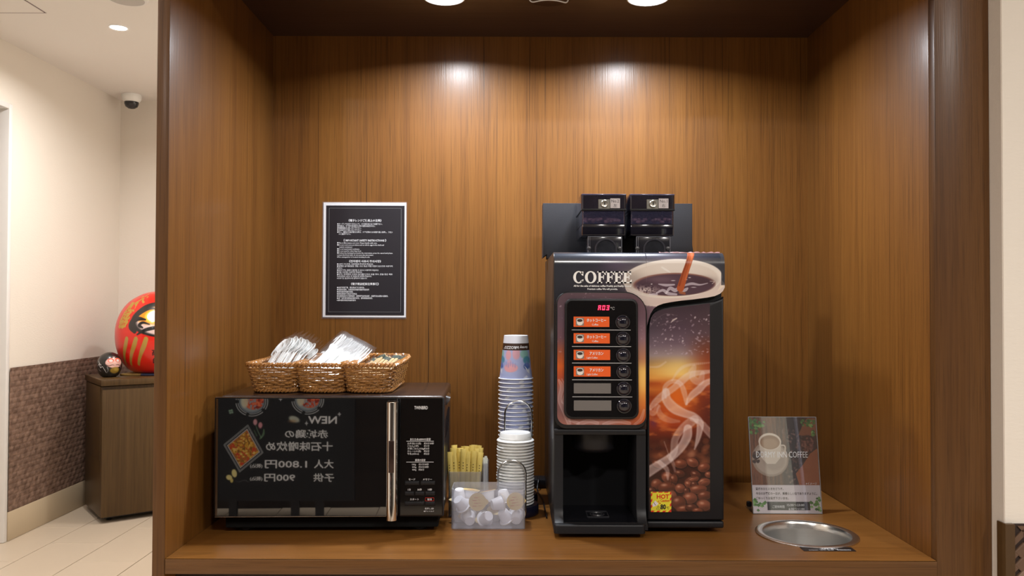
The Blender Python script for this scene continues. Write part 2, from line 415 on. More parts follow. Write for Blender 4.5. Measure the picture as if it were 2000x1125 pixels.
# woven dado: every strip really bulges, tile-like weave relief
def weave_mat():
    m, nt, b, out = newmat('woven_dado'); N = nt.nodes.new; L = nt.links.new
    tc = N('ShaderNodeTexCoord'); n = N('ShaderNodeTexNoise'); n.inputs['Scale'].default_value = 30; L(tc.outputs['Object'], n.inputs['Vector'])
    r = N('ShaderNodeValToRGB'); L(n.outputs['Fac'], r.inputs[0]); e = r.color_ramp.elements
    e[0].position = .35; e[0].color = rgb(98, 76, 64); e[1].position = .68; e[1].color = rgb(138, 112, 97)
    L(r.outputs[0], b.inputs['Base Color']); b.inputs['Roughness'].default_value = .6; return m
M_WEAVE = weave_mat()
zd = at(18, 722, YJ).z; zb0 = .155
def dado(name, p0, p1, z0, z1, nrm, parent):
    """interlaced strips in relief (one joined weave, too fine to pick apart)"""
    p0 = Vector(p0); p1 = Vector(p1); d = (p1 - p0); n = int(d.length / .0125); nz = int((z1 - z0) / .0095); vs = []; fs = []
    for j in range(nz + 1):
        for i in range(n + 1):
            h = .0022 * abs(math.cos(PI * (i / 4.0 + .5 * ((j // 3) % 2)))) * (1 if j % 3 else 0)
            q = p0 + d * (i / n) + Vector(nrm) * (.007 + h); vs.append((q.x, q.y, z0 + (z1 - z0) * j / nz))
    for j in range(nz):
        for i in range(n):
            a = j * (n + 1) + i; fs.append((a, a + 1, a + n + 2, a + n + 1))
    return tag(MB().add(vs, fs).build(name, M_WEAVE, parent, smooth=0), kind='stuff')
dado('woven_dado', (XW, YJ + .002, 0), (XW, YB, 0), zb0, zd, (1, 0, 0), wl)
dado('woven_dado', (XW + .01, YB, 0), (-.68, YB, 0), zb0, zd, (0, -1, 0), wb)
struct(MB().rbox(XW - .001, XW + .009, YJ + .002, YB, .001, zb0, .002).build('baseboard_left', M_BASEB))
struct(MB().rbox(XW + .01, -.67, YB - .009, YB + .001, .001, zb0, .002).build('baseboard_back', M_BASEB))
# wall behind the photographer
wr = struct(MB().box(-3.3, 3.2, YR - .1, YR, -.05, CEIL).build('wall_rear', M_BACKWALL))
MB().box(1.70, 1.87, YR + .001, YR + .03, .002, 2.2).build('pale_reflector', mat('pale_green_reflector', (.80, .86, .76, 1), .5), wr)  # added out of view to give the acrylic sign a reflection
MB().box(1.93, 2.03, YR + .001, YR + .03, .6, 2.2).build('blue_reflector', mat('pale_blue_reflector', (.55, .58, .80, 1), .5), wr)  # second added panel, unseen, reflected in the sign
# protruding wall at the right
XP = .8465; YP = 1.4106
wr2 = MB(); wr2.box(XP, 3.2, YP, YP + .12, -.05, CEIL); wr2 = struct(wr2.build('wall_right', M_PAPER, smooth=0))
MB().box(XP - .0012, XP + .001, YP + .0015, YP + .118, -.04, CEIL - .01).build('return_face', M_PAPER2, wr2, smooth=0)
struct(MB().box(3.1, 3.2, YR, YP, -.05, CEIL).build('wall_side', M_PAPER))
zw = at(1957, 1018, YP).z; xg = at(1978, 1060, YP).x
MB().rbox(xg, 3.1, YP - .004, YP + .001, .15, zw - .001, .001, 1).build('dado_backing', M_DARKIN, wr2)
cg = MB(); cg.prism([(XP - .005, YP - .009), (xg, YP - .009), (xg, YP - .0002), (XP - .0015, YP - .0002), (XP - .0015, YP + .016), (XP - .005, YP + .016)], zw, .001, 'z', .0008)
struct(cg.build('trim_2', mat('bronze_corner_guard', rgb(74, 52, 26), .4, coat=.3)))
# herringbone planks of the right dado: only those near the frame are laid one by one
hb = [mat('herringbone_%d' % i, c, .5, var=.25, vscale=60, stretch=(1, 1, 1)) for i, c in enumerate((rgb(118, 92, 76), rgb(98, 74, 58), rgb(134, 110, 94)))]
Wp = .0160; NP_ = 3; Lp = NP_ * Wp
def plank_mesh(m):
    o = MB().rbox(-Lp / 2 + .0005, Lp / 2 - .0005, -.003, 0, -Wp / 2 + .0005, Wp / 2 - .0005, .0008, 1).build('plank', m); me = o.data; bpy.data.objects.remove(o); return me
pms = [plank_mesh(m) for m in hb]
hx0, hx1, hz0_, hz1_ = xg + .004, xg + .17, .62, zw - .004; npk = 0; s2 = math.sqrt(.5); ox_, oz_ = xg + .08, .80
for i in range(-40, 40):
    for j in range(-8, 8):
        for vert in (0, 1):
            u = (i + 2 * NP_ * j + (2 * NP_ - 1 if vert else 0)); v = i
            uc, vc = (u + .5, v + NP_ / 2) if vert else (u + NP_ / 2, v + .5); uc *= Wp; vc *= Wp
            x = ox_ + (uc - vc) * s2; z = oz_ + (uc + vc) * s2
            if not (hx0 < x - .014 and x < hx1 and hz0_ < z < hz1_ - .021): continue
            o = bpy.data.objects.new('plank', random.choice(pms)); COL.objects.link(o); o.parent = wr2
            o.location = (x, YP - .0042, z); o.rotation_euler = (0, (-PI / 4 if not vert else PI / 4), 0); npk += 1
# edges of the field, cut pieces
ep = MB(); 
for k in range(26): ep.prism([(xg + .001, hz1_ - .02 - k * .0226), (xg + .016, hz1_ - .005 - k * .0226), (xg + .016, hz1_ - .018 - k * .0226), (xg + .001, hz1_ - .033 - k * .0226)], YP - .0068, YP - .004)
for k in range(8): ep.prism([(xg + .006 + k * .0226, hz1_), (xg + .020 + k * .0226, hz1_), (xg + .033 + k * .0226, hz1_ - .014), (xg + .019 + k * .0226, hz1_ - .014)], YP - .0068, YP - .004)
tag(ep.build('cut_planks', hb[1], wr2, smooth=0), kind='stuff')
# ceiling hatch (flush panel with a shadow gap)
hp = at(88, 28, 1); hy = (CEIL - 1.28) / (hp.z - 1.28); hx = hp.x * hy
hm = MB(); hm.rbox(hx - .45, hx - .004, hy - .45, hy - .010, CEIL - .0035, CEIL - .0005, .0008, 1)
struct(hm.build('trim_3', M_CEIL)); g = MB(); g.box(hx - .455, hx + .002, hy - .456, hy + .002, CEIL - .0012, CEIL + .001)
struct(g.build('trim_4', mat('hatch_gap', rgb(130, 118, 118), .9)))

# ------------------------------------------------------------------ the wooden alcove
al = empty('wooden_alcove', (.07, D1, 0), 'tall built-in teak alcove around the coffee machine, microwave and counter', 'alcove')
MB().rbox(XL - .022, XL, D1, D2 + .02, .001, 2.6, .0012).build('side_panel', M_WOOD, al)
MB().rbox(XR, XR + .02, D1 + .0205, D2 + .02, .001, 2.6, .0012).build('side_panel', M_WOOD, al)
MB().box(XL, XR, D2, D2 + .02, .001, 2.6).build('back_panel', M_WOOD, al)
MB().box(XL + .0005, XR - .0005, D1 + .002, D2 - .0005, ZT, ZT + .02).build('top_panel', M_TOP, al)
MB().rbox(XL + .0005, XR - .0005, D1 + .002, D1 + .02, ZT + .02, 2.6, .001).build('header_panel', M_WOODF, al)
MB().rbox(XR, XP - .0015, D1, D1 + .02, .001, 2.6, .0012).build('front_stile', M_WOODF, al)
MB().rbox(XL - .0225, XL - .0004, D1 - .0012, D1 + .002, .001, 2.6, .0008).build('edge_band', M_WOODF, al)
MB().box(XL + .001, XR - .001, D1 + .045, D1 + .06, .08, ZC - .0275).build('lower_panel', M_DARKIN, al)
MB().box(XL + .001, XR - .001, D1 + .08, D1 + .09, .002, .079).build('plinth', M_DARKIN, al)

# countertop with a round cut-out
BC = Vector((.578, 1.612)); BR = .0865
ct = MB(); x0, x1, y0, y1 = XL + .001, XR - .001, D1 - .0005, D2 - .001; n = 64
ring = []; sq = []
hs = .12
for k in range(n):
    a = 2 * PI * k / n; c, s_ = math.cos(a), math.sin(a); m = max(abs(c), abs(s_))
    ring.append((BC.x + BR * c, BC.y + BR * s_)); sq.append((BC.x + hs * c / m, BC.y + hs * s_ / m))
for z in (ZC, ZC - .026):
    b = [(x, y, z) for x, y in ring] + [(x, y, z) for x, y in sq]
    ct.add(b, [(k, (k + 1) % n, n + (k + 1) % n, n + k) for k in range(n)])
    X = [x0, BC.x - hs, BC.x + hs, x1]; Y = [y0, BC.y - hs, BC.y + hs, y1]
    for i in range(3):
        for j in range(3):
            if (i, j) != (1, 1): ct.add([(X[i], Y[j], z), (X[i + 1], Y[j], z), (X[i + 1], Y[j + 1], z), (X[i], Y[j + 1], z)], [(0, 1, 2, 3)])
ct.add([(x, y, ZC) for x, y in ring] + [(x, y, ZC - .026) for x, y in ring], [(k, (k + 1) % n, n + (k + 1) % n, n + k) for k in range(n)])
ctr = empty('countertop', (.07, D1 + .3, ZC - .026), 'long teak countertop spanning the alcove under the appliances', 'counter')
ct.build('top_slab', M_WOODX, ctr, smooth=0)
MB().rbox(x0, x1, D1 - .0025, D1 - .0004, ZC - .0262, ZC - .0006, .0006).build('front_edge', M_WOODFX, ctr)

# steel waste bowl let into the counter
wbw = empty('waste_liquid_bowl', (BC.x, BC.y, ZC), 'round stainless steel waste bowl sunk into the counter at right', 'bowl')
prof = [(.0965, .0006), (.0965, .0016), (.094, .003), (.087, .0034), (.0830, .002), (.0812, -.002), (.080, -.012), (.0785, -.1), (.078, -.112), (.07, -.116), (.0001, -.117)]
MB().lathe(prof, (BC.x, BC.y, ZC), 72, cap=False).build('bowl', M_STEEL, wbw, smooth=40)
# label in front of the bowl
LP = [atz(1564, 1067.5, ZC), atz(1664, 1067.5, ZC), atz(1674, 1075, ZC), atz(1571, 1075, ZC)]
lb = empty('counter_label', (LP[0] + LP[2]) / 2 - Vector((0, 0, 0)), 'small black label with white writing in front of the steel bowl', 'label')
lx0, lx1, ly0, ly1 = (LP[0].x + LP[3].x) / 2, (LP[1].x + LP[2].x) / 2, LP[3].y, LP[0].y
MB().rbox(lx0, lx1, ly0, ly1, ZC + .0002, ZC + .0009, .0002, 1).build('plate', mat('label_black', rgb(24, 20, 20), .4), lb)
lt = MB(); lw = lx1 - lx0; lh = ly1 - ly0
lt.text('飲み残し', (lx0 + lw * .52, ly0 + lh * .42, ZC + .00115), (1, 0, 0), (0, 1, 0), lh * .52, lw * .36, 'c', bold=.02)
lt.text('Liquid  남은 음료   剩餘飲料', (lx0 + lw * .52, ly0 + lh * .13, ZC + .00115), (1, 0, 0), (0, 1, 0), lh * .26, lw * .8, 'c')
lt.build('lettering', M_GREYW, lb, smooth=0)

# alcove downlights
M_LAMP = mat('lamp_cool', (1, 1, 1, 1), .5, emit=(.93, .95, 1, 1), es=6)
M_LAMPW = mat('lamp_warm', (1, 1, 1, 1), .5, emit=(1, .93, .84, 1), es=6)
SPOT_W = 7.4
for x, lab in ((-.152, 'left cool white downlight recessed in the alcove ceiling'), (.299, 'right cool white downlight recessed in the alcove ceiling')):
    t = empty('alcove_downlight', (x, 1.80, ZT), lab, 'lamp', 'alcove downlights')
    MB().lathe([(.047, -.0005), (.047, -.002), (.0445, -.003), (.0415, -.001)], (x, 1.80, ZT), 40, cap=False).build('trim_ring', M_WHITE, t)
    MB().lathe([(.041, -.0012), (.034, -.006), (.020, -.009), (.0001, -.010)], (x, 1.80, ZT), 32, cap=False).build('lamp', M_LAMP, t)
    l = bpy.data.lights.new('bulb_light', 'AREA'); l.shape = 'DISK'; l.size = .066; l.energy = SPOT_W; l.spread = math.radians(158); l.color = (.90, .94, 1)
    o = bpy.data.objects.new('bulb_light', l); COL.objects.link(o); o.parent = t; o.location = (0, 0, -.0115)
# chrome fitting on the alcove ceiling between the lamps
P = [at(x, y, 1.80) for x, y in ((1031, -14), (1033, 0), (1038, 3.5), (1046, 2.5), (1056, .5), (1070, -.5), (1084, .5), (1094, 2.5), (1103, 4.5), (1107, 1.5), (1109, -14))]
P[0].z = P[-1].z = ZT
hk = empty('ceiling_fitting', (P[5].x, 1.8, ZT), 'curved chrome wire fitting on the alcove ceiling between the downlights', 'fitting')
MB().tube(spline(P, 5), .0016, 8).build('wire', M_WHITE, hk)  # white colour stands in for bright reflections on the chrome
MB().lathe([(.05, -.0004), (.05, -.002), (.046, -.004), (.0001, -.0045)], (P[5].x, 1.8, ZT), 32, cap=False).build('plate', M_TOP, hk)

# ------------------------------------------------------------------ left passage
def downlight(x, y, lab):
    t = empty('recessed_downlight', (x, y, CEIL), lab, 'lamp')
    MB().lathe([(.050, -.0006), (.050, -.003), (.046, -.005), (.040, -.002)], (x, y, CEIL), 40, cap=False).build('trim_ring', M_JAMB, t)
    MB().lathe([(.0395, -.0022), (.0001, -.0024)], (x, y, CEIL), 32, cap=False).build('lamp', M_LAMPW, t)
dp = at(230, 56, 1); k = (CEIL - 1.28) / (dp.z - 1.28); downlight(dp.x * k, k, 'round white downlight in the passage ceiling at left')
sp = at(250, 0, 1); k = (CEIL - 1.28) / (sp.z - 1.28); SX, SY = sp.x * k, k - .02
t = empty('ceiling_speaker', (SX, SY, CEIL), 'round off-white ceiling speaker cut off by the top of the picture', 'speaker')
MB().lathe([(.092, -.0006), (.092, -.004), (.086, -.011), (.075, -.013)], (SX, SY, CEIL), 40, cap=False).build('rim', M_JAMB, t)
MB().lathe([(.0745, -.0128), (.04, -.016), (.0001, -.017)], (SX, SY, CEIL), 40, cap=False).build('grille', mat('speaker_grille', (.5, .48, .46, 1), .5, bump=.4, bscale=900), t)
sc = at(256, 188, 5.42); SC = Vector((sc.x, 5.42, CEIL))
t = empty('security_camera', SC, 'white dome security camera with dark lens on passage ceiling', 'camera')
MB().lathe([(.060, -.0006), (.062, -.012), (.058, -.036), (.046, -.050), (.04, -.052)], SC, 36, cap=False).build('housing', M_WHITE, t)
MB().lathe([(.045, -.0505), (.0445, -.064), (.037, -.081), (.02, -.092), (.0001, -.095)], SC, 36, cap=False).build('dome', mat('smoked_dome', (.03, .03, .035, 1), .12), t)

# side cabinet, turned about 38 degrees
CZ = math.radians(38); CO = Vector((at(200, 745, 4.71).x, 4.71, 0)); HT = at(200, 745, 4.71).z
cb = empty('side_cabinet', CO, 'brown wood side cabinet with two daruma dolls on its top', 'cabinet', rz=CZ)
Wc, Dc = .78, .44
MB().rbox(0, Wc, 0.016, Dc, .035, HT - .04, .002).build('body', M_WOODD, cb, local=True)
MB().rbox(-.006, Wc + .006, -.006, Dc + .004, HT - .036, HT, .004).build('top', M_WOODD, cb, local=True)
MB().rbox(0.001, .389, -.004, .014, .036, HT - .058, .002).build('door', M_WOODD, cb, local=True)
MB().rbox(.391, Wc - .001, -.004, .014, .036, HT - .058, .002).build('door', M_WOODD, cb, local=True)
MB().rbox(-.004, -.0005, .03, .36, .36, HT - .04, .002).build('side_flap', M_WOODD, cb, local=True)
MB().box(.03, Wc - .03, .05, Dc - .03, .018, .0345).build('plinth', M_BLACK, cb, local=True)
for x, y in ((.06, .34), (.7, .34), (.06, .08), (.7, .08)):
    c = MB(); M = Matrix.Rotation(PI / 2, 4, 'Y'); c.lathe([(.0001, -.012), (.0165, -.012), (.0165, .012), (.0001, .012)], (x, y, .017), 16, M); c.build('caster', M_BLACK, cb, local=True)
# ------------------------------------------------------------------ daruma dolls
def doll(name, lab, c, z0, R, Hh, face, paint, glyph=None):
    t = empty(name, (c[0], c[1], z0), lab, 'doll')
    K = [(0, .50), (.012, .58), (.05, .70), (.15, .85), (.3, .965), (.45, 1.0), (.6, .975), (.75, .86), (.87, .67), (.95, .42), (.985, .22), (1, .001)]
    zs = [k[0] for k in K]
    def rad(v):
        P = np.array(spline(K, 16)); return np.interp(v, P[:, 0], P[:, 1]) * R
    cv = Cv(-180, 0, 180, 100, 1.0, (0, 0, 0)); cv = paint()
    def fn(U, V):
        v = 1 - V; v = .5 - .5 * np.cos(np.clip(v, 0, 1) * PI) if False else v
        r = rad(v); a = face + np.radians(-180 + 360 * U)
        nose = 1 + .0 * U
        return c[0] + r * np.cos(a) * nose, c[1] + r * np.sin(a) * nose, z0 + v * Hh
    cv.mesh('body', fn, M_DARUMA, t)
    MB().lathe([(.0001, 0.0005), (.5 * R, 0.0005)], (c[0], c[1], z0), 32, cap=False).build('base', M_BLACK, t)
    def surf(deg, v, off=.0012):
        a = face + math.radians(deg); r = float(rad(v)) + off; return Vector((c[0] + r * math.cos(a), c[1] + r * math.sin(a), z0 + v * Hh))
    if glyph: glyph(t, surf)
    return t
M_DARUMA = printed('glossy_lacquer', .35, .6, .12)
M_GOLD = mat('gold_paint', rgb(205, 165, 80), .35, metal=.5)
def paint_big():
    s = Cv(-180, 0, 180, 100, 2.0, (222, 30, 10)); Y = lambda v: 100 * (1 - v)
    # face opening: pale skin ringed by black brows and beard (x = degrees from the nose, y = percent from the top)
    s.ell(0, Y(.655), 52, 21.5, (22, 20, 22), 1, 1)
    s.ell(2, Y(.645), 45, 18.5, (226, 200, 196), 1, 2)
    for g in (-1, 1):
        s.ell(g * 22, Y(.70), 21, 10, (246, 150, 20), 1, 4)
        s.ell(g * 19, Y(.69), 12.5, 7.6, (250, 205, 70), 1, 1.5)
        s.ell(g * 18, Y(.695), 10.5, 6.4, (248, 246, 248), 1, .7)
        s.rib([(g * 6, Y(.815), 3), (g * 18, Y(.835), 5), (g * 34, Y(.80), 6), (g * 44, Y(.74), 5), (g * 50, Y(.66), 3)], (20, 18, 20), 1, 0, 12)
        s.rib([(g * 12, Y(.78), 2), (g * 26, Y(.785), 3), (g * 38, Y(.745), 5), (g * 46, Y(.69), 6)], (20, 18, 20), .95, 0, 12)
        s.rib([(g * 30, Y(.655), 2), (g * 40, Y(.665), 5), (g * 48, Y(.64), 8), (g * 50, Y(.58), 9), (g * 44, Y(.52), 6)], (20, 18, 20), 1, 0, 12)
        s.rib([(g * 24, Y(.60), 1.5), (g * 33, Y(.62), 3), (g * 38, Y(.59), 4), (g * 33, Y(.56), 2)], (20, 18, 20), 1, 0, 12)
        s.rib([(g * 4, Y(.565), 2), (g * 16, Y(.56), 4), (g * 30, Y(.53), 4), (g * 40, Y(.48), 2)], (20, 18, 20), 1, 0, 12)
        for q, (a, b) in enumerate(((-57, -75), (-42, -60), (-28, -44))):
            s.rib([(-g * a, Y(.425), 6), (-g * (a * .8 + b * .2), Y(.34), 6.5), (-g * (a * .4 + b * .6), Y(.23), 5), (-g * b, Y(.12), 4)], (176, 142, 62), 1, 0, 14)
    s.ell(0, Y(.62), 5, 4, (214, 150, 150), .8, 3)
    return s
def glyph_big(t, surf):
    m = MB()
    for i, (ch, a, v) in enumerate((('大', -50, .862), ('願', -62, .762), ('成', -66, .665), ('就', -67, .56))):
        m.text(ch, None, None, None, .125, None, 'c', res=2, bold=.045, fn=lambda p, q, a=a, v=v: surf(a + p / .125 * 21, v + q * .95))
    m.build('gold_lettering', M_GOLD, t, smooth=0)
    m = MB()
    for ch, a, v in (('高', -16, .235), ('崎', -15, .13)):
        m.text(ch, None, None, None, .08, None, 'c', res=2, bold=.02, fn=lambda p, q, a=a, v=v: surf(a + p / .08 * 10, v + q))
    m.build('black_lettering', mat('ink', (.03, .01, .01, 1), .5), t, smooth=0)
def onto(along, depth):   # place on the turned cabinet
    return (CO.x + math.cos(CZ) * along - math.sin(CZ) * depth, CO.y + math.sin(CZ) * along + math.cos(CZ) * depth)
c1 = onto(.372, .26); c1p = c1
DR = .247; DH = .505
doll('red_daruma_doll', 'large red round daruma doll with gold writing on the cabinet', c1, HT + .0125, DR, DH, math.atan2(-c1[1], -c1[0]) + math.radians(12), paint_big, glyph_big)
q = empty('doll_cushion', (c1[0], c1[1], HT), 'flat blue and gold cushion under the red daruma doll', 'cushion')
MB().rbox(c1[0] - .16, c1[0] + .16, c1[1] - .15, c1[1] + .15, HT + .0005, HT + .012, .005).build('pad', mat('cushion_blue', rgb(52, 58, 92), .7, var=.3, vscale=30), q)
MB().rbox(c1[0] - .166, c1[0] - .04, c1[1] - .156, c1[1] + .156, HT + .0003, HT + .0125, .004).build('border', mat('cushion_gold', rgb(150, 118, 62), .6, var=.3, vscale=50), q)
def paint_small():
    s = Cv(-180, 0, 180, 100, 2.0, (14, 14, 16)); Y = lambda v: 100 * (1 - v)
    s.ell(0, Y(.60), 46, 22, (222, 176, 166), 1, 2)
    for g in (-1, 1):
        s.ell(g * 20, Y(.69), 16, 8.5, (226, 88, 60), 1, 3); s.ell(g * 19, Y(.67), 9.5, 5.5, (226, 214, 212), 1, 1)
        s.rib([(g * 5, Y(.78), 3), (g * 20, Y(.80), 5), (g * 40, Y(.76), 7)], (20, 16, 18), 1, 0, 10)
        s.rib([(g * 3, Y(.49), 1.5), (g * 15, Y(.50), 2.5), (g * 30, Y(.47), 2.5), (g * 42, Y(.52), 2)], (60, 30, 30), .9, 0, 10)
    s.ell(0, Y(.60), 8, 4, (232, 190, 180), 1, 3)
    s.ell(2, Y(.28), 26, 13, (150, 120, 40), 1, 5); s.ell(8, Y(.31), 12, 6, (196, 170, 80), .7, 5)
    W = (200, 198, 200)
    s.rib([(-88, Y(.66), 3), (-78, Y(.56), 4), (-66, Y(.50), 3)], W, .9, 0); s.rib([(-90, Y(.46), 3), (-80, Y(.53), 4), (-70, Y(.40), 4), (-60, Y(.44), 3), (-48, Y(.30), 3), (-42, Y(.2), 3)], W, .9, 0)
    s.rib([(-84, Y(.36), 2), (-78, Y(.28), 3), (-70, Y(.26), 2)], W, .7, 0); s.rib([(-36, Y(.42), 4), (-32, Y(.30), 4), (-38, Y(.18), 2)], W, .6, 0)
    s.rib([(34, Y(.42), 4), (40, Y(.36), 3), (44, Y(.3), 3)], W, .6, 0)
    return s
c2 = onto(.08, .2)
doll('small_black_daruma_doll', 'small black daruma doll with pale face left of the red one', c2, HT + .001, .068, .148, math.atan2(-c2[1], -c2[0]) + math.radians(26), paint_small)
# ------------------------------------------------------------------ microwave (built in its own coordinates, turned slightly)
RZ = math.radians(1.5); MW = .4435; MD = .285
pL = at(418, 1011, 1.587); MZ0 = at(640, 1011.5, 1.592).z - ZC; MZ1 = at(640, 776, 1.592).z - ZC
mo = Vector((pL.x, pL.y, ZC))
mw = empty('microwave_oven', mo, 'black mirror-front microwave oven with chrome door handle under the wicker baskets', 'microwave', rz=RZ)
def mx(px): return (px - 418) * MW / 445
def mz(py): return MZ0 + (1011.5 - py) * (MZ1 - MZ0) / 235.5
B = dict(parent=mw, local=True)
MB().rbox(.006, MW - .001, .014, MD, MZ0 + .002, MZ1, .006, 3).build('casing', M_BROWNB, **B)
MB().rbox(.016, MW - .012, .022, MD - .01, .009, MZ0 + .0025, .003, 2).build('bottom_pan', mat('pan_black', (.004, .004, .004, 1), .9, ior=1.3), **B)
d1 = mx(774)
MB().rbox(0, d1, 0.0, .013, MZ0, MZ1 - .001, .003, 2).build('door', M_BLACK, **B)
MB().rbox(.0035, d1 - .003, -.0012, .0005, MZ0 + .003, MZ1 - .0035, .0005, 1).build('door_glass', M_MIRROR, **B)
MB().rbox(d1 + .0015, MW, 0.0, .013, MZ0, MZ1 - .001, .003, 2).build('control_panel', M_BLACK, **B)
MB().rbox(d1 + .004, MW - .003, -.001, .0005, MZ0 + .003, MZ1 - .0035, .0005, 1).build('panel_glass', mat('panel_black_glass', (.006, .005, .005, 1), .06, ior=1.75), **B)
MB().rbox(.003, MW - .003, -.0016, .006, MZ1 - .0022, MZ1 - .0008, .0004, 1).build('top_trim', M_DKSTEEL, **B)
MB().rbox(.003, d1 - .003, -.0016, .003, MZ0 + .0008, MZ0 + .0022, .0004, 1).build('bottom_trim', M_DKSTEEL, **B)
# handle: a long upright bar, rounded and proud of the door, standing on two posts
h0, h1, hz0, hz1 = mx(752.5), mx(775), mz(1013), mz(784)
hp_ = [(h0, -.003)] + [(h0 + (h1 - h0) * (.5 - .5 * math.cos(PI * i / 10)), -.010 - .016 * math.sin(PI * i / 10) ** .7) for i in range(11)] + [(h1, -.003)]
MB().prism(hp_, hz1, hz0, 'z', .0012, 2).build('handle', M_CHROME, **B)
MB().rbox(h0 + .006, h1 - .006, -.0275, -.0245, mz(920), mz(858), .001).build('grip_inlay', mat('grip_dark', (.05, .03, .025, 1), .25, metal=.6), **B)
for x, y in ((.05, .05), (MW - .05, .05), (.05, MD - .04), (MW - .05, MD - .04)):
    MB().lathe([(.014, .0004), (.015, .004), (.013, .0095)], (x, y, 0), 20).build('foot', M_BLACK, **B)
# buttons
bt = {}
for nm, x0, x1, y in (('mode', 788, 815, 945), ('memory', 818.5, 845.5, 945), ('one_minute', 788, 805, 965.5), ('thirty_seconds', 808, 825, 965.5), ('ten_seconds', 827.5, 845.5, 965.5), ('start', 788, 825, 985), ('cancel', 827.5, 845.5, 985)):
    MB().rbox(mx(x0), mx(x1), -.0035, .0, mz(y + 3.4), mz(y - 3.4), .0012).build('button', M_BLACKS, **B)
    MB().rbox(mx(x0 - .8), mx(x1 + .8), -.0014, .0, mz(y + 4.4), mz(y - 4.4), .0004, 1).build('button_rim', M_BLACK, **B)
t = MB(); r = MB()
def mt(s, px, py, hpx, wpx=None, al='l', bold=0, mb=None):
    (mb or t).text(s, (mx(px), -.0017, mz(py)), (1, 0, 0), (0, 0, 1), hpx * .000998, wpx * .000998 if wpx else None, al, bold=bold)
mt('TWINBIRD', 818, 800.5, 9, 26, 'c', .015)
t.build('brand_lettering', M_GREYW, smooth=0, **B); t = MB()
mt('あたため600Wの目安', 817, 861.5, 5.4, 40, 'c', .01); t.box(mx(790), mx(843), -.0018, -.0014, mz(863.4), mz(862.6))
for i, (a, b) in enumerate((('お弁当(1人前)', '約3分30秒'), ('ごはん(1杯)', '約1分'), ('冷凍ごはん(150g)', '約3分'), ('カレー(1人前)', '約2分'), ('牛乳(200ml)', '約2分'))):
    mt(a, 792, 869 + 5.1 * i, 4.4, None); mt(b, 824, 869 + 5.1 * i, 4.4, None)
mt('解凍の目安', 817, 902, 5, 20, 'c', .01); t.box(mx(790), mx(843), -.0018, -.0014, mz(904.4), mz(903.6))
for i, (a, b) in enumerate((('100g', '約1分30秒'), ('200g', '約2分30秒'), ('400g', '約6分'))):
    mt(a, 801, 910 + 5.2 * i, 4.4, None); mt(b, 814, 910 + 5.2 * i, 4.4, None)
t.build('guide_lettering', M_GREYW, smooth=0, **B); t = MB()
for s, x, y in (('モード', 801, 939.5), ('メモリー', 831, 939.5), ('1分', 796, 959.5), ('30秒', 816, 959.5), ('10秒', 836, 959.5), ('スタート', 806, 978.5)): mt(s, x, y, 4.6, None, 'c', .01)
mt('取消', 835.5, 978.7, 4.4, None, 'c', .01); mt('長押し2秒', 835, 996.5, 4, None, 'c'); mt('◀チャイルド', 834, 1001.5, 3.6, None, 'c')
t.build('button_lettering', M_GREYW, smooth=0, **B)
x0, x1, z0, z1 = mx(827), mx(844), mz(980.2), mz(973.4); e = .0005
for bx in ((x0, x1, z0, z0 + e), (x0, x1, z1 - e, z1), (x0, x0 + e, z0, z1), (x1 - e, x1, z0, z1)): r.box(bx[0], bx[1], -.0018, -.0014, bx[2], bx[3])
r.build('cancel_outline', M_RED, smooth=0, **B)
# vents and the clear sleeve taped to the right side
v = MB()
for i in range(9): v.rbox(MW - .003, MW - .0005, .05 + i * .02, .058 + i * .02, MZ0 + .05, MZ1 - .05, .0008, 1)
v.build('side_vents', M_BLACK, **B)
s = MB()
def strip(P):   # clear film flaring out from the side, facing forward
    k = len(s.v) and 0; vs = []; n = len(P)
    for (xa_, xb_, py) in P: vs += [(MW + xa_, .034 + .01 * xa_ / .012, mz(py)), (MW + xb_, .026, mz(py))]
    s.add(vs, [(2 * i, 2 * i + 1, 2 * i + 3, 2 * i + 2) for i in range(n - 1)])
strip([(.0005, .003, 796), (.0005, .0085, 788), (.0015, .0115, 778), (.005, .010, 772)])
strip([(.0004, .0015, 862), (.0012, .0062, 845), (.002, .0085, 825), (.0035, .0092, 808), (.006, .0095, 800)])
s.build('clear_sleeve', clear('sleeve_film', body=(.9, .88, .9, 1), fac=.5, rough=.15, trans=True), **B)

# ------------------------------------------------------------------ standing chalk menu board behind the camera, seen in the microwave door
NRM = Vector((math.sin(RZ), -math.cos(RZ), 0)); PM = Vector(mo)
def mir(p): p = Vector(p); return p - NRM * 2 * (p - PM).dot(NRM)
def mird(d): d = Vector(d); return d - NRM * 2 * d.dot(NRM)
DV = 4.62                               # distance of the board's mirror image
def vb(px, py): return at(px, py, DV)   # a point of that image
bl, br_ = vb(423, 900).x, vb(690, 900).x; bz0 = vb(560, 976).z; bz1 = 1.27
U_ = mird((1, 0, 0)); N_ = mird((0, 1, 0))       # along the board; away from the alcove
def bp_(x, z, off=0): return mir((x, DV, z)) - N_ * off
def slab(mb, x0, x1, z0, z1, f, b):
    c = [bp_(x, z, o) for o in (f, -b) for x, z in ((x0, z0), (x1, z0), (x1, z1), (x0, z1))]
    return mb.add(c, [(0, 1, 2, 3), (7, 6, 5, 4), (0, 4, 5, 1), (1, 5, 6, 2), (2, 6, 7, 3), (3, 7, 4, 0)])
bc = bp_((bl + br_) / 2, 0); bc.z = 0
bd = empty('menu_board', bc, 'black chalk menu board on legs, mirrored in the microwave door', 'board')
slab(MB(), bl - .02, br_ + .01, bz0 - .01, bz1, 0, .03).build('panel', M_BLACK, bd)
for px in (456, 577, 625): slab(MB(), vb(px - 8, 980).x, vb(px + 8, 980).x, .001, bz0 - .0105, -.004, .024).build('leg', M_BLACK, bd)
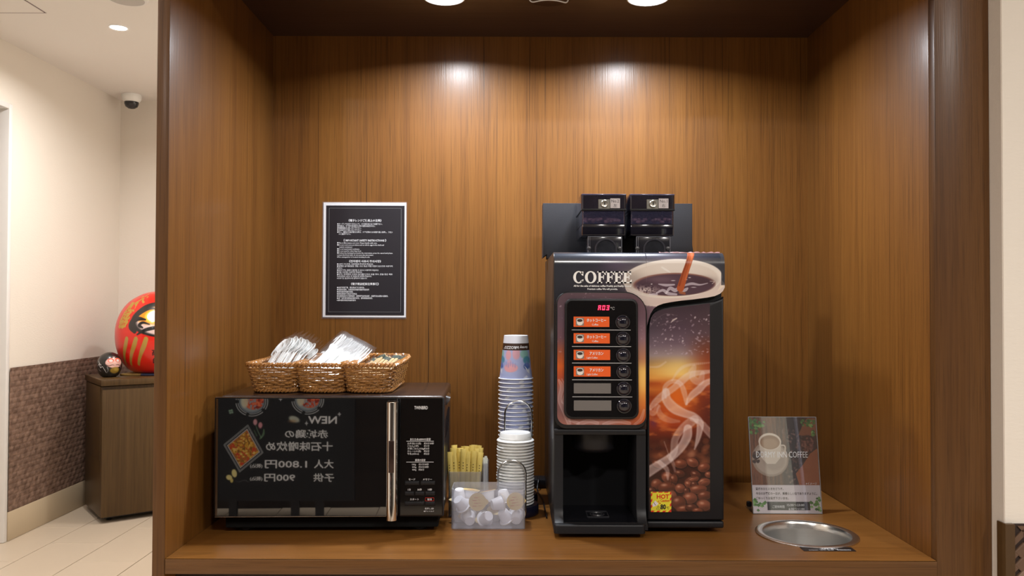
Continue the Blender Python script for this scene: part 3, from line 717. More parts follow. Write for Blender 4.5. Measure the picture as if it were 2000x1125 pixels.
cv = Cv(423, 770, 690, 976, 1.6, (12, 14, 17))
CH = (225, 228, 232)
def ring(cx, cy, rx, ry, w, a=.8):
    d = np.abs(np.hypot((cv.X - cx) / rx, (cv.Y - cy) / ry) - 1) * min(rx, ry); cv.put(np.clip((w - d) / .8 + .5, 0, 1) * (np.cos(5 * np.arctan2(cv.Y - cy, cv.X - cx)) > -.85), CH, a)
for cx, cy in ((493, 786), (602, 782)):
    ring(cx, cy, 31, 28, .8); ring(cx, cy, 27, 24, .7); cv.ell(cx, cy, 25, 22.5, (120, 132, 142)); cv.ell(cx, cy - 1, 22, 20, (150, 160, 165))
    n_ = cv.noise(4, 4, int(cx)); n2 = cv.noise(7, 7, int(cx) + 5)
    m_ = np.clip((20 - np.hypot(cv.X - cx - 4, (cv.Y - cy + 1) * 1.15)) / 2, 0, 1)
    cv.put(m_ * (n_ > .38), (205, 72, 34)); cv.put(m_ * (n_ > .56), (232, 120, 80)); cv.put(m_ * (n2 > .58), (150, 40, 20))
    cv.ell(cx - 14, cy, 7, 12, (214, 208, 180), .9, 3)
cd_ = ((484, 841), (508, 884), (472, 914), (447, 872))
cc = np.mean(cd_, 0)
def sc_(k): return [tuple(cc + (np.array(p) - cc) * k) for p in cd_]
for k in (1.28, 1.2): cv.poly(sc_(k), CH, .75); cv.poly(sc_(k - .035), (12, 14, 17))
cv.poly(sc_(1.06), (190, 190, 195)); cv.poly(sc_(1.0), (170, 110, 40))
mk = np.zeros(cv.X.shape); tmp = cv.a.copy(); cv.a[:] = 0; cv.poly(sc_(.97), (255, 255, 255)); mk = cv.a[..., 0]; cv.a = tmp
n_ = cv.noise(5, 3, 3); n2 = cv.noise(3, 6, 8)
cv.put(mk * (n_ > .5), (224, 164, 50)); cv.put(mk * (n2 > .6), (206, 62, 30)); cv.put(mk * (n2 < .33), (120, 82, 26)); cv.put(mk * ((n_ > .62) & (n2 > .5)), (240, 205, 110))
for x, y, c in ((500, 826, (236, 170, 180)), (510, 832, (236, 160, 170))): cv.ell(x, y, 4, 6, c, .9, 2)
cv.rib([(501, 832, 1.5), (506, 845, 2), (512, 856, 2)], (120, 150, 120), .8, 0); cv.rib([(517, 840, 2), (516, 850, 4), (510, 858, 3)], (120, 160, 120), .7, 0); cv.rib([(498, 842, 2), (503, 852, 3)], (100, 140, 100), .6, 0)
cv.ell(576, 820, 11, 6, (200, 206, 190), .9, 3, .3); cv.ell(572, 824, 8, 3, (170, 130, 90), .6, 3)
for x, y in ((450, 804), (454, 803), (451, 808), (455, 807)): cv.ell(x, y, 2.2, 2, (170, 205, 180), .8, 1)
cv.ell(460, 926, 5, 8, (250, 235, 160), .95, 1.5, -.2); cv.ell(450, 934, 6, 5, (250, 235, 160), .95, 1.5, .3); cv.ell(455, 940, 3, 4.5, (240, 220, 130), .9, 1)
for i in range(8): cv.ell(464 + i * 3.2, 941 + 1.6 * math.sin(i), .8, .7, (160, 165, 170), .8)
for x, y in ((664, 810), (600, 828), (549, 781)):
    cv.poly([(x, y - 5), (x + 1, y - 1), (x + 4, y), (x + 1, y + 1), (x, y + 5), (x - 1, y + 1), (x - 4, y), (x - 1, y - 1)], CH, .9)
def fbd(U, V):
    px = 423 + U * 267; py = 770 + V * 206; P = [vb(423, 770), vb(690, 770), vb(423, 976), vb(690, 976)]
    x = P[0].x + (P[1].x - P[0].x) * U; z = P[0].z + (P[2].z - P[0].z) * V
    y = np.full_like(x, DV); d = (x - PM.x) * NRM.x + (y - PM.y) * NRM.y; off = .001
    return x - 2 * d * NRM.x - N_.x * off, y - 2 * d * NRM.y - N_.y * off, z
cv.mesh('chalk_art', fbd, printed('chalk_art', .8, 0), bd)
k = DV / F; M_CHALK = mat('chalk', (.85, .86, .88, 1), .8)
def bt_(s, px, py, hpx, wpx, bold=.012):   # px = right-hand end in the mirror image
    o = bp_(vb(px, py).x, vb(px, py).z, .002); MB().text(s, o, -U_, (0, 0, 1), hpx * k, wpx * k, 'l', bold=bold).build('chalk_lettering', M_CHALK, bd, smooth=0)
bt_('NEW', 659, 828, 20, 56, .02); bt_('赤城鶏の', 642, 855, 17, 84); bt_('十石味噌炊め', 651, 880, 19, 130)
bt_('大人', 653, 914, 18, 38); bt_('1.800円', 601, 914, 18, 82); bt_('(税込)', 514, 914, 8, 24)
bt_('子供', 654, 940, 17, 40); bt_('900円', 578, 940, 17, 60); bt_('(税込)', 514, 939, 8, 24)

# ------------------------------------------------------------------ laminated notice on the alcove's back wall
a, b = at(631.5, 396.5, D2 - .002), at(792.5, 620.5, D2 - .002); nx0, nx1, nz0, nz1 = a.x, b.x, b.z, a.z
nt_ = empty('laminated_notice', ((nx0 + nx1) / 2, D2 - .002, nz0), 'black laminated notice with white borders and four languages on the wall', 'notice')
MB().box(nx0 - .003, nx1 + .002, D2 - .0024, D2 - .0021, nz0 - .004, nz1 + .002).build('laminate', M_LAMI, nt_)
MB().box(nx0, nx1, D2 - .0020, D2 - .0004, nz0, nz1).build('paper', M_WHITEC, nt_)
def npx(px): return nx0 + (px - 631.5) / 161 * (nx1 - nx0)
def npz(py): return nz1 - (py - 396.5) / 224 * (nz1 - nz0)
MB().box(npx(637), npx(789.5), D2 - .00265, D2 - .0025, npz(616.5), npz(402.5)).build('black_print', mat('notice_black', rgb(34, 31, 36), .4), nt_)
t = MB(); kk = (nx1 - nx0) / 161
def tl(s, px, py, h, w=None, al='l', bold=.012): t.text(s, (npx(px), D2 - .0029, npz(py)), (1, 0, 0), (0, 0, 1), h * kk, w * kk if w else None, al, res=1, bold=bold)
tl('《電子レンジご使用上の注意》', 712.5, 433.7, 5.2, 64, 'c', .02)
for i, (s, w_) in enumerate((('●オーブンではありませんので、ご使用方法にはご注意下さい。', 88), ('●卵(殻)は、ゆで卵や目玉焼きの卵の加熱は出来ません。', 74), ('●金属容器は使用しないで下さい。', 47), ('●食品以外に使用しないで下さい。', 47), ('●もし、庫内の食品が燃えた時は、ドアを閉めたまま取り消しを押し、フロン', 108))): tl(s, 658.5, 440 + 3.95 * i, 3.6, w_)
tl('トに連絡下さい。', 662, 459.7, 3.6, 23)
tl('《 IMPORTANT SAFETY INSTRUCTIONS 》', 712.5, 472.6, 5.4, 83, 'c', .02)
for i, (s, w_) in enumerate((('●This is Microwave, not oven. Please handle with care.', 78), ('●Do not cook some products such as whole eggs in the shell and', 91), ('     sealed containers', 25), ('●Do not used metal cookware.', 44), ('●Do not used for other than food.', 47), ('●If when the burning food inside the microwave, press the cancel and please', 108), ('contact the front desk, do not open the microwave.', 71), ('※Fire extinguisher is located smoking booth.', 64))): tl(s, 658.5 if i != 2 else 663, 477 + 3.92 * i, 3.7, w_)
tl('《전자렌지 사용시 주의사항》', 713, 513.4, 5.2, 62, 'c', .02)
for i, (s, w_) in enumerate((('●오븐이 아니므로, 사용방법에 주의하여 주십시오.', 71), ('●밀폐된 음식물(달걀, 캔밥, 우유 등)은 터질 위험이 있으므로 사용하지', 108), ('마십시오.', 11), ('●금속기구는 불꽃이 발생할 수 있으니 사용하지 마십시오', 81), ('●식품 이외에는 사용하지 마십시오', 49), ('●만약, 전자렌지 안에서 음식물이 타고 있을 경우, 문을 닫은 채로', 108), ('취소버튼을 누르고 후 프론트에 연락해 주십시오.', 68), ('※소화기는 흡연부스에 설치되어 있습니다.', 59))): tl(s, 658.5, 518.3 + 3.95 * i, 3.6, w_)
tl('《電子微波爐的注意事項》', 713, 557.6, 5.2, 54, 'c', .02)
for i, (s, w_) in enumerate((('◆由於不是烤箱，請注意以下使用方法。', 54), ('◆雞蛋有蛋殼，水煮蛋或滷蛋的蛋都不能加熱', 63), ('◆請不要用金屬的容器。', 32), ('◆請不要用於食物以外的物品', 39), ('◆如果微波爐內食物燃燒時，請關閉門並按取消鍵，並聯繫前台服務人員聯絡。', 100), ('◆過度加熱會有燃燒的情形發生，請不要過度加熱。', 70), ('※滅火器在吸煙的抽菸室內', 37))): tl(s, 658.5, 564 + 4.15 * i, 3.6, w_)
t.build('lettering', M_GREYW, nt_, smooth=0)
l = MB(); g = .0006
x0, x1, z0, z1 = npx(642.5), npx(783), npz(610.5), npz(407.5)
for bx in ((x0, x1, z0, z0 + g), (x0, x1, z1 - g, z1), (x0, x0 + g, z0, z1), (x1 - g, x1, z0, z1)): l.box(bx[0], bx[1], D2 - .0029, D2 - .0027, bx[2], bx[3])
l.build('border_line', mat('thin_grey_line', (.2, .2, .2, 1), .6), nt_, smooth=0)
# ------------------------------------------------------------------ wicker baskets on the microwave
ZM = ZC + MZ1
BW0, BD0, BW1, BD1, BH = .087, .222, .1095, .25, .0625
def bpath(w_, d, r, n):
    P = rrect(-w_ / 2, w_ / 2, -d / 2, d / 2, r, 8); P = [Vector((a, b)) for a, b in P]
    L = [0]; 
    for i in range(len(P)): L.append(L[-1] + (P[(i + 1) % len(P)] - P[i]).length)
    out = []; j = 0
    for k in range(n):
        q = L[-1] * k / n
        while L[j + 1] < q: j += 1
        f = (q - L[j]) / (L[j + 1] - L[j]); p = P[j].lerp(P[(j + 1) % len(P)], f); e = (P[(j + 1) % len(P)] - P[j]).normalized()
        out.append((p, Vector((e.y, -e.x))))
    return out
def bsec(f, n):
    return bpath(BW0 + (BW1 - BW0) * f, BD0 + (BD1 - BD0) * f, .026, n)
def sag(y): return .004 * max(0, y / .13) ** 2
def basket_proto():
    t = empty('wicker_basket', (0, 0, 0))
    ns = 46; N = ns * 4; wv = MB(); rows = 11
    for r in range(rows):
        f = (r + .8) / (rows + .8); z = .005 + (BH - .014) * f; pts = []
        for k, (p, nn) in enumerate(bsec(f, N)):
            o = .0021 * math.cos(PI * (k / 4 + r)) + random.uniform(-.0004, .0004); q = p + nn * o
            pts.append((q.x, q.y, z + .0006 * math.sin(k * .21 + r * 1.7) + random.uniform(-.0003, .0003) + sag(p.y) * f))
        wv.tube(pts, .0021, 5, True)
    tag(wv.build('weave', M_WICK, t, 60, True), kind='stuff')
    st = MB(); b0, b1 = bsec(.02, ns), bsec(.98, ns)
    for k in range(ns):
        p, q = b0[k][0], b1[k][0]; st.tube([(p.x, p.y, .003), (q.x, q.y, BH - .006 + sag(q.y))], .0013, 5)
    tag(st.build('stakes', M_WICK, t, 60, True), kind='stuff')
    for nm, f, z, rr, sr, tw in (('rim', 1.03, BH - .005, .0030, .0027, 40), ('base_rope', .03, .0052, .0024, .0023, 40)):
        rb = MB()
        for s in range(2):
            pts = []
            for k, (p, nn) in enumerate(bsec(f, 240)):
                a = 2 * PI * tw * k / 240 + s * PI; q = p + nn * (rr * math.cos(a)); pts.append((q.x, q.y, z + rr * math.sin(a) + sag(p.y) * (f > .5)))
            rb.tube(pts, sr, 5, True)
        rb.build(nm, M_WICKD, t, 60, True)
    P = [(p.x, p.y) for p, n in bsec(0, 48)]; MB().prism(P, .0025, .0045, 'z').build('bottom', M_WICK, t, local=True)
    return t
bx_ = [(-.4795, 'wicker basket at left holding wrapped white plastic spoons', .5), (-.3833, 'middle wicker basket holding wrapped white plastic forks', -1.0), (-.2890, 'wicker basket at right holding wrapped wooden chopsticks', 0.0)]
BK = []
for i, (x, lab, rz) in enumerate(bx_):
    if i == 0: o = proto = basket_proto()
    else: o = dup(proto)
    o.location = (x, 1.760, ZM + .0003); o.rotation_euler = (0, 0, math.radians(rz)); tag(o, lab, 'basket', 'wicker cutlery baskets'); BK.append(o)

def film(parent, L, W, y0, seed, z=.001, wave=.0025):
    rng = random.Random(seed); n, m = 10, 4; vs = []
    for sgn in (1, -1):
        for i in range(n + 1):
            for j in range(m + 1):
                e = math.sin(PI * min(1, max(0, i / n))) * math.sin(PI * j / m)
                vs.append(((j / m - .5) * W, y0 + i / n * L, sgn * (z + .004 * e + rng.uniform(-1, 1) * wave * e) + rng.uniform(-1, 1) * .0008))
    k = (n + 1) * (m + 1); fs = []
    for s in range(2):
        for i in range(n):
            for j in range(m): a = s * k + i * (m + 1) + j; fs.append((a, a + 1, a + m + 2, a + m + 1))
    return MB().add(vs, fs).build('wrapper', M_FILM, parent, 80, True)
def place(o, base, tip, roll):
    """origin at base, local +y towards tip, rolled about that axis"""
    base, tip = (Vector((p[0] * .943, p[1] - .108, ZM + (p[2] - ZM) * .943)) for p in (base, tip)); d = (tip - base).normalized(); x = d.cross(Vector((0, 0, 1))).normalized(); z = x.cross(d)
    M = Matrix((x, d, z)).transposed().to_4x4() @ Matrix.Rotation(roll, 4, 'Y'); M.translation = base; o.matrix_world = M
    o.location = base; o.rotation_euler = M.to_euler(); o.scale = (.95,) * 3
def solid(grid_top, n, m, th):
    mb = MB(); k = (n + 1) * (m + 1); vs = list(grid_top) + [(x, y, z - th) for x, y, z in grid_top]; fs = []
    for i in range(n):
        for j in range(m):
            a = i * (m + 1) + j; fs.append((a, a + 1, a + m + 2, a + m + 1)); fs.append((k + a, k + a + m + 1, k + a + m + 2, k + a + 1))
    for i in range(n):
        for j in (0, m): a = i * (m + 1) + j; b = a + m + 1; fs.append((a, b, k + b, k + a))
    for j in range(m):
        for i in (0, n): a = i * (m + 1) + j; fs.append((a, a + 1, k + a + 1, k + a))
    return mb.add(vs, fs)
def spoon_proto():
    t = empty('plastic_spoon', (0, 0, 0)); n, m = 26, 8; g = []
    for i in range(n + 1):
        y = .150 * i / n
        if y < .1: wd = .0052 - .0012 * math.sin(PI * y / .1) + .001 * (y < .02)
        else: u = (y - .1) / .05; wd = max(.0012, .0042 + .0125 * math.sin(PI * min(1, u ** .8)) ** .75 - .004 * u ** 6)
        for j in range(m + 1):
            s = 2 * j / m - 1; dep = (.0075 * math.sin(PI * (y - .1) / .05) ** .8 if .1 < y < .15 else 0) * (1 - s * s)
            g.append((s * wd, y, -dep + .0012 * (s * s) * (y < .1) + .006 * (y / .15) ** 2))
    solid(g, n, m, .0013).build('spoon', M_WHITE, t, 50, True); film(t, .176, .036, -.012, 3, .004); return t
def fork_proto():
    t = empty('plastic_fork', (0, 0, 0)); n, m = 20, 8; g = []
    for i in range(n + 1):
        y = .112 * i / n; u = max(0, (y - .085) / .027); wd = .0048 - .001 * math.sin(PI * min(1, y / .09)) + .0072 * (u * u * (3 - 2 * u))
        for j in range(m + 1):
            s = 2 * j / m - 1; g.append((s * wd, y, .0012 * s * s * (y < .09) - .004 * math.sin(PI * u * .5) * (1 - s * s * .3)))
    solid(g, n, m, .0014).build('handle', M_WHITE, t, 50, True)
    tn = MB()
    for q in range(4):
        x = (q - 1.5) * .0066
        tn.tube([(x * .98, .1085, -.0042), (x, .120, -.0052), (x, .134, -.0035), (x * 1.02, .147, .000), (x * 1.02, .150, .001)], [.0017, .0016, .0015, .0011, .0004], 6)
    tn.build('tines', M_WHITE, t, 60, True); film(t, .172, .032, -.012, 7, .004); return t
def chop_proto():
    t = empty('wooden_chopsticks', (0, 0, 0)); wd = mat('bamboo', rgb(206, 178, 132), .5, var=.12, vscale=40, stretch=(1, .1, 1))
    for s in (-1, 1):
        MB().rbox(s * .0042 - .0034, s * .0042 + .0034, 0, .205, -.002, .002, .0008, 1).build('stick', wd, t, local=True)
    MB().rbox(-.0088, .0088, .172, .196, -.003, .003, .0012, 1).build('paper_band', mat('dark_green_band', rgb(58, 72, 62), .6), t, local=True)
    film(t, .225, .026, -.01, 11, .0025, .0015); return t
G = 'wrapped white spoons in the left basket'
sp = spoon_proto()
for i in range(13):
    o = sp if i == 0 else dup(sp); f = i / 12
    bx = -.548 + .072 * f; tx = bx + .018 + .004 * f; arch = math.sin(PI * min(1, .12 + f * .9)) ** .6
    place(o, (bx, 1.772 + .006 * (i % 2), ZM + .026 + .012 * (i % 3) * .3), (tx, 1.772 + .118, ZM + .076 + .030 * arch), math.radians(-28 + 8 * random.uniform(-1, 1)))
    lab = ORD[i] + ' wrapped white plastic spoon from the left in the left basket'
    if i == 0: lab = 'wrapped white plastic spoon at the left end of the left basket row'
    if i == 12: lab = 'wrapped white plastic spoon at the right end of the left basket row'
    tag(o, lab, 'spoon', G)
fk = fork_proto()
G = 'wrapped white forks in the middle basket'
for i in range(12):
    o = fk if i == 0 else dup(fk); f = i / 11
    bx = -.445 + .05 * f; ay = 1.780 + .004 * (i % 2)
    place(o, (bx, ay - .012 * f, ZM + .024 + .020 * (1 - f)), (bx + .058, ay + .108 - .02 * f, ZM + .112 - .030 * f), math.radians(35 + 8 * random.uniform(-1, 1)))
    lab = ORD[i] + ' wrapped white plastic fork from the back in the middle basket'
    if i == 0: lab = 'wrapped white plastic fork at the back of the middle basket heap'
    if i == 11: lab = 'wrapped white plastic fork lowest at the front of the middle basket'
    tag(o, lab, 'fork', G)
ck = chop_proto()
G = 'wrapped wooden chopsticks in the right basket'
for i in range(6):
    o = ck if i == 0 else dup(ck); x = -.334 + .0105 * i
    place(o, (x - .004, 1.768 + .003 * (i % 3), ZM + .028 + .004 * (i % 2)), (x + .014 + .002 * i, 1.768 + .205, ZM + .060 + .005 * ((i * 2) % 3)), math.radians(random.uniform(-25, 25)))
    lab = ['leftmost', 'second', 'third', 'fourth', 'fifth', 'rightmost'][i] + ' pair of wrapped wooden chopsticks from left in the right basket'
    if i in (0, 5): lab = ['leftmost', '', '', '', '', 'rightmost'][i] + ' pair of wrapped wooden chopsticks in the right basket'
    tag(o, lab, 'chopsticks', G)
# ------------------------------------------------------------------ cup and lid rack
LC = Vector((.0085, 1.766)); CC = Vector((.0095, 1.864)); ZR = ZC + .022
rk = empty('cup_rack', (.009, 1.81, ZC), 'navy two-lobed cup rack with chrome wire loops beside the coffee machine', 'rack')
for c, y in ((LC, 0), (CC, 0)):
    MB().lathe([(.0001, .0005), (.049, .0005), (.0505, .003), (.0498, .019), (.048, .0215), (.0001, .0215)], (c.x, c.y, ZC), 56, cap=False).build('base', M_NAVY, rk)
def loop(px0, px1, ptop, Y, z0=ZC + .012):
    a, b, tp = at(px0, ptop + 60, Y), at(px1, ptop + 60, Y), at((px0 + px1) / 2, ptop, Y); R = (b.x - a.x) / 2; cx = (a.x + b.x) / 2; zt = tp.z - R
    P = [(a.x, Y, z0)] + [(a.x, Y, z0 + (zt - z0) * q) for q in (.5,)] + [(cx - R * math.cos(PI * i / 20), Y, zt + R * math.sin(PI * i / 20)) for i in range(21)] + [(b.x, Y, z0 + (zt - z0) * .5), (b.x, Y, z0)]
    return MB().tube(P, .0019, 8)
loop(987, 1039.5, 783, 1.8145).build('wire_loop', M_DKSTEEL, rk)
loop(974, 1028, 899, 1.7215).build('wire_loop', M_DKSTEEL, rk)
# paper cups, upside down
NC = 29; CP = .00916; CHt = .098; RT, RB = .0385, .0272
def cup_print():
    s = Cv(0, 0, 360, 100, 1.0, (174, 184, 226)); n = s.noise(50, 14, 2); n2 = s.noise(30, 9, 5)
    s.put((n2 - .5) * 1.2, (204, 206, 236), .8)
    for x0 in (0, 120, 240):
        s.ell(x0 + 14, 42, 22, 10, (140, 190, 180), .9, 3); s.ell(x0 + 62, 44, 13, 11, (232, 168, 176), .9, 2)
        s.ell(x0 + 96, 40, 16, 14, (232, 165, 172), .8, 4); s.ell(x0 + 24, 56, 20, 9, (70, 140, 166), .85, 3)
        s.ell(x0 + 22, 70, 17, 8, (70, 104, 178), .9, 2.5); s.ell(x0 + 74, 73, 28, 10, (236, 170, 176), .95, 2); s.ell(x0 + 68, 60, 10, 5, (225, 170, 185), .8, 3)
        for k in range(9): s.ell(x0 + 20 + k * 9, 63 + 2 * (k % 3), 3.5, 6, (150, 150, 205), .5, 2)
        s.poly([(x0 + 8, 68), (x0 + 26, 78), (x0 + 34, 72), (x0 + 34, 88), (x0 + 20, 82)], (232, 236, 244), .9); s.poly([(x0 + 2, 96), (x0 + 16, 90), (x0 + 24, 94), (x0 + 10, 99)], (225, 230, 244), .9)
    s.put((s.Y < 34) * 1.0, (66, 42, 28)); s.put((s.Y < 17.5) * 1.0, (236, 238, 246))
    return s
def cup_proto():
    t = empty('paper_cup', (0, 0, 0))
    def fn(U, V):
        r = RB + (RT - .0012 - RB) * V; a = -PI / 2 - math.radians(95) + 2 * PI * U
        return r * np.cos(a), r * np.sin(a), CHt * (1 - V) + .0005
    M = printed('cup_board', .5, .1, .3)
    cup_print().mesh('wall', fn, M, t)
    MB().lathe([(RB + .0001, CHt - .0002), (RB - .0008, CHt + .0005), (RB - .0018, CHt), (RB - .002, CHt - .003), (.0001, CHt - .003)], n=48, cap=False).build('bottom', M_WHITEC, t, 60, True)
    P = [(RT + .0012 * math.cos(2 * PI * i / 20), 0, .0013 + .0012 * math.sin(2 * PI * i / 20)) for i in range(3)]
    MB().lathe([(RT + .0014 * math.cos(q), .0014 + .0014 * math.sin(q)) for q in [2 * PI * i / 10 for i in range(11)]], n=56, cap=False).build('rim', M_WHITEC, t, 80, True)
    return t
cp = cup_proto()
for i in range(NC):
    o = cp if i == 0 else dup(cp)
    o.location = (CC.x + random.uniform(-.0004, .0004), CC.y, ZR + i * CP); o.rotation_euler = (0, 0, random.uniform(-2.6, 2.6) if i < NC - 1 else 0)
    tag(o, ORD[NC - 1 - i] + ' paper cup from the top of the tall nested stack' if i < NC - 1 else 'topmost paper cup of the tall stack, pastel print and brown band', 'cup', 'paper cups in the stack')
    if i == NC - 1: topcup = o
zt = topcup.location.z
def band(a0, v):
    """lettering upside down round the top cup's brown band"""
    def f(p, q):
        z = CHt * (1 - v) - q; r = RB + (RT - .0012 - RB) * (1 - z / CHt) + .0004; a = -PI / 2 + a0 - p / .030
        return (r * math.cos(a), r * math.sin(a), z)
    return f
t = MB(); t.text('dormy inn', None, None, None, .0085, None, 'c', bold=.03, fn=band(.46, .235)); t.build('lettering', M_WHITEC, topcup, 0, True)
MB().text('ROZZO*', None, None, None, .0085, None, 'c', bold=.03, fn=band(-.55, .235)).build('lettering', M_WHITEC, topcup, 0, True)
# lids, upside down
def lid_proto():
    t = empty('cup_cover', (0, 0, 0))
    MB().lathe([(.0365, .0004), (.0392, .0002), (.0402, .0016), (.0392, .0032), (.0372, .0036), (.0355, .0042), (.0350, .0080)], n=56, cap=False).build('rim', M_WHITE, t, 50, True)
    MB().lathe([(.0350, .0078), (.0336, .0095), (.0330, .0170), (.0318, .0182), (.0300, .0176), (.0001, .0170)], n=56, cap=False).build('crown', M_WHITE, t, 50, True)
    MB().rbox(-.006, .006, -.0412, -.0385, .0006, .0022, .0006, 1).build('tab', M_WHITE, t, 40, True)
    return t
ld = lid_proto(); NL = 22
for i in range(NL):
    o = ld if i == 0 else dup(ld)
    o.location = (LC.x + random.uniform(-.0006, .0006), LC.y, ZR + .0002 + i * .0063); o.rotation_euler = (0, 0, random.uniform(-3, 3))
    tag(o, ORD[NL - 1 - i] + ' white cup lid from the top of the stack of lids' if i < NL - 1 else 'topmost white plastic cup lid of the stack before the cups', 'lid', 'cup lids in the stack')

# ------------------------------------------------------------------ sugar stick holder
hb0, hb1 = atz(876, 1013, ZC), atz(941, 1013, ZC); HX0, HX1 = hb0.x, hb1.x; HY0 = 1.728; HY1 = HY0 + .06; HZ = at(900, 922, HY0).z
hd = empty('stick_holder', ((HX0 + HX1) / 2, HY0 + .03, ZC), 'clear plastic holder of yellow sugar sticks behind the creamer box', 'holder')
def openbox(x0, x1, y0, y1, z0, z1, th, r):
    o = rrect(x0, x1, y0, y1, r, 5); i_ = rrect(x0 + th, x1 - th, y0 + th, y1 - th, max(.001, r - th), 5); n = len(o); mb = MB()
    vs = [(a, b, z0) for a, b in o] + [(a, b, z1) for a, b in o] + [(a, b, z1) for a, b in i_] + [(a, b, z0 + th) for a, b in i_]; fs = []
    for k in range(3):
        for j in range(n): q = (j + 1) % n; fs.append((k * n + j, k * n + q, (k + 1) * n + q, (k + 1) * n + j))
    fs += [tuple(range(n))[::-1], tuple(3 * n + j for j in range(n))]; return mb.add(vs, fs)
openbox(HX0, HX1, HY0, HY1, ZC + .0004, HZ, .0014, .006).build('front_cup', M_FROST2, hd)
hx2 = at(955, 960, HY0 + .02).x
openbox(HX1 + .0008, hx2, HY0 + .012, HY1, ZC + .0004, at(940, 904, HY0 + .02).z, .0012, .004).build('side_cup', M_FROST2, hd)
M_SUG = mat('yellow_kraft', rgb(222, 198, 108), .5, var=.12, vscale=60)
def stick_mesh(w_, L, th, m, name):
    n = 12; k = 10; mb = MB(); vs = []
    for i in range(n + 1):
        u = i / n; e = min(1, max(0, min(u, 1 - u) / .09)); t_ = th * e + .0004; ww = w_ * (1 - .12 * e)
        for j in range(k): a = 2 * PI * j / k; vs.append((ww / 2 * math.cos(a), t_ / 2 * math.sin(a), L * u))
    fs = [(i * k + j, i * k + (j + 1) % k, (i + 1) * k + (j + 1) % k, (i + 1) * k + j) for i in range(n) for j in range(k)] + [tuple(range(k))[::-1], tuple(n * k + j for j in range(k))]
    o = mb.add(vs, fs).build(name, m, None, 50); return o
zs = at(905, 873, HY0 + .02).z - ZC - .002
sg = stick_mesh(.0135, zs, .0066, M_SUG, 'sugar_stick')
dots = MB()
for q in range(3): dots.box(-.0009, .0009, -.0037, -.0031, zs * .70 + q * .006, zs * .70 + q * .006 + .0022)
dots.build('printed_dots', mat('brown_dot', rgb(70, 45, 20), .6), sg, 0, True)
cnt = 0; spots = []
for r, (y, nn) in enumerate(((.010, 6), (.022, 6), (.034, 5), (.046, 5))):
    for i in range(nn): spots.append((HX0 + .0085 + (HX1 - HX0 - .017) * (i + .15 * (r % 2)) / (nn - .6), HY0 + y, r, i, nn))
for (x, y, r, i, nn) in spots:
    o = sg if cnt == 0 else dup(sg); cnt += 1
    lean = ((x - (HX0 + HX1) / 2) / .034) * .05 + random.uniform(-.05, .05)
    x = min(max(x, HX0 + .008), HX1 - .008)
    o.location = (x - max(0, lean) * .0, y, ZC + .003); o.rotation_euler = (random.uniform(-.015, .02), lean, random.uniform(-.35, .35)); s_ = .93 + .07 * random.random() + (.0 if r else -.02)
    o.scale = (1, 1, s_)
    lab = ORD[i] + ' yellow sugar stick from left in the ' + ('front', 'second', 'third', 'rear')[r] + ' row of the clear holder'
    tag(o, lab, 'sugar stick', 'sugar sticks')
zw_ = at(948, 893, HY0 + .025).z - ZC - .002
ws = stick_mesh(.0062, zw_, .0035, mat('white_paper_sleeve', (.76, .80, .76, 1), .55), 'wrapped_stirrer')
for i in range(5):
    o = ws if i == 0 else dup(ws); o.location = (HX1 + .0052 + .0022 * i * (hx2 - HX1 - .010) / .009, HY0 + .020 + .007 * ((i * 2) % 5), ZC + .003); o.rotation_euler = (0, random.uniform(-.01, .02), random.uniform(-.6, .6)); o.scale = (1, 1, .93 + .07 * random.random())
    tag(o, ORD[i] + ' thin white wrapped stirrer from left, right of the sugar sticks', 'stirrer', 'wrapped stirrers')

# ------------------------------------------------------------------ frosted box of creamer cups
q0, q1 = atz(882.5, 1034, ZC), atz(1027, 1034, ZC); KX0, KX1 = q0.x, q1.x; KY0 = q0.y; KY1 = KY0 + .072; KZ = at(950, 957, KY0).z
kb = empty('creamer_box', ((KX0 + KX1) / 2, KY0 + .036, ZC), 'frosted clear plastic box full of white creamer cups on counter', 'box')
openbox(KX0, KX1, KY0, KY1, ZC + .0004, KZ, .0018, .007).build('tub', M_FROST, kb)
M_CRM = mat('creamer_white', (.88, .88, .90, 1), .3)
M_CLID = mat('creamer_lid_paper', rgb(222, 200, 142), .45, var=.06, vscale=90)
def creamer_proto():
    t = empty('creamer_cup', (0, 0, 0))
    vs = []; n = 36; prof = [(.0001, .0), (.0092, 0), (.0102, .0012), (.0142, .0205), (.0172, .0212), (.0172, .0220)]
    mb = MB().lathe(prof, n=n, cap=False); mb.build('cup', M_CRM, t, 40, True)
    P = [(.0176 * math.cos(2 * PI * i / n), .0176 * math.sin(2 * PI * i / n)) for i in range(n)]; P[0] = (.0225, 0); P[1] = (.0200, .0045); P[-1] = (.0200, -.0045)
    MB().prism(P, .0227, .0221, 'z').build('lid', M_CLID, t, 40, True)
    r = MB()
    for i in range(4):
        y = -.009 + .0055 * i; r.box(-.010 + .003 * (i % 2), -.002 + .003 * (i % 2), y, y + .0012, .0228, .0230); r.box(.002, .009 - .002 * i, y + .001, y + .0018, .0228, .0230)
    r.build('lid_print', mat('creamer_print', rgb(200, 110, 90), .6), t, 0, True)
    return t
kp = creamer_proto()
def kpos(px, py, dy): p = at(px, py, KY0 + dy); return p
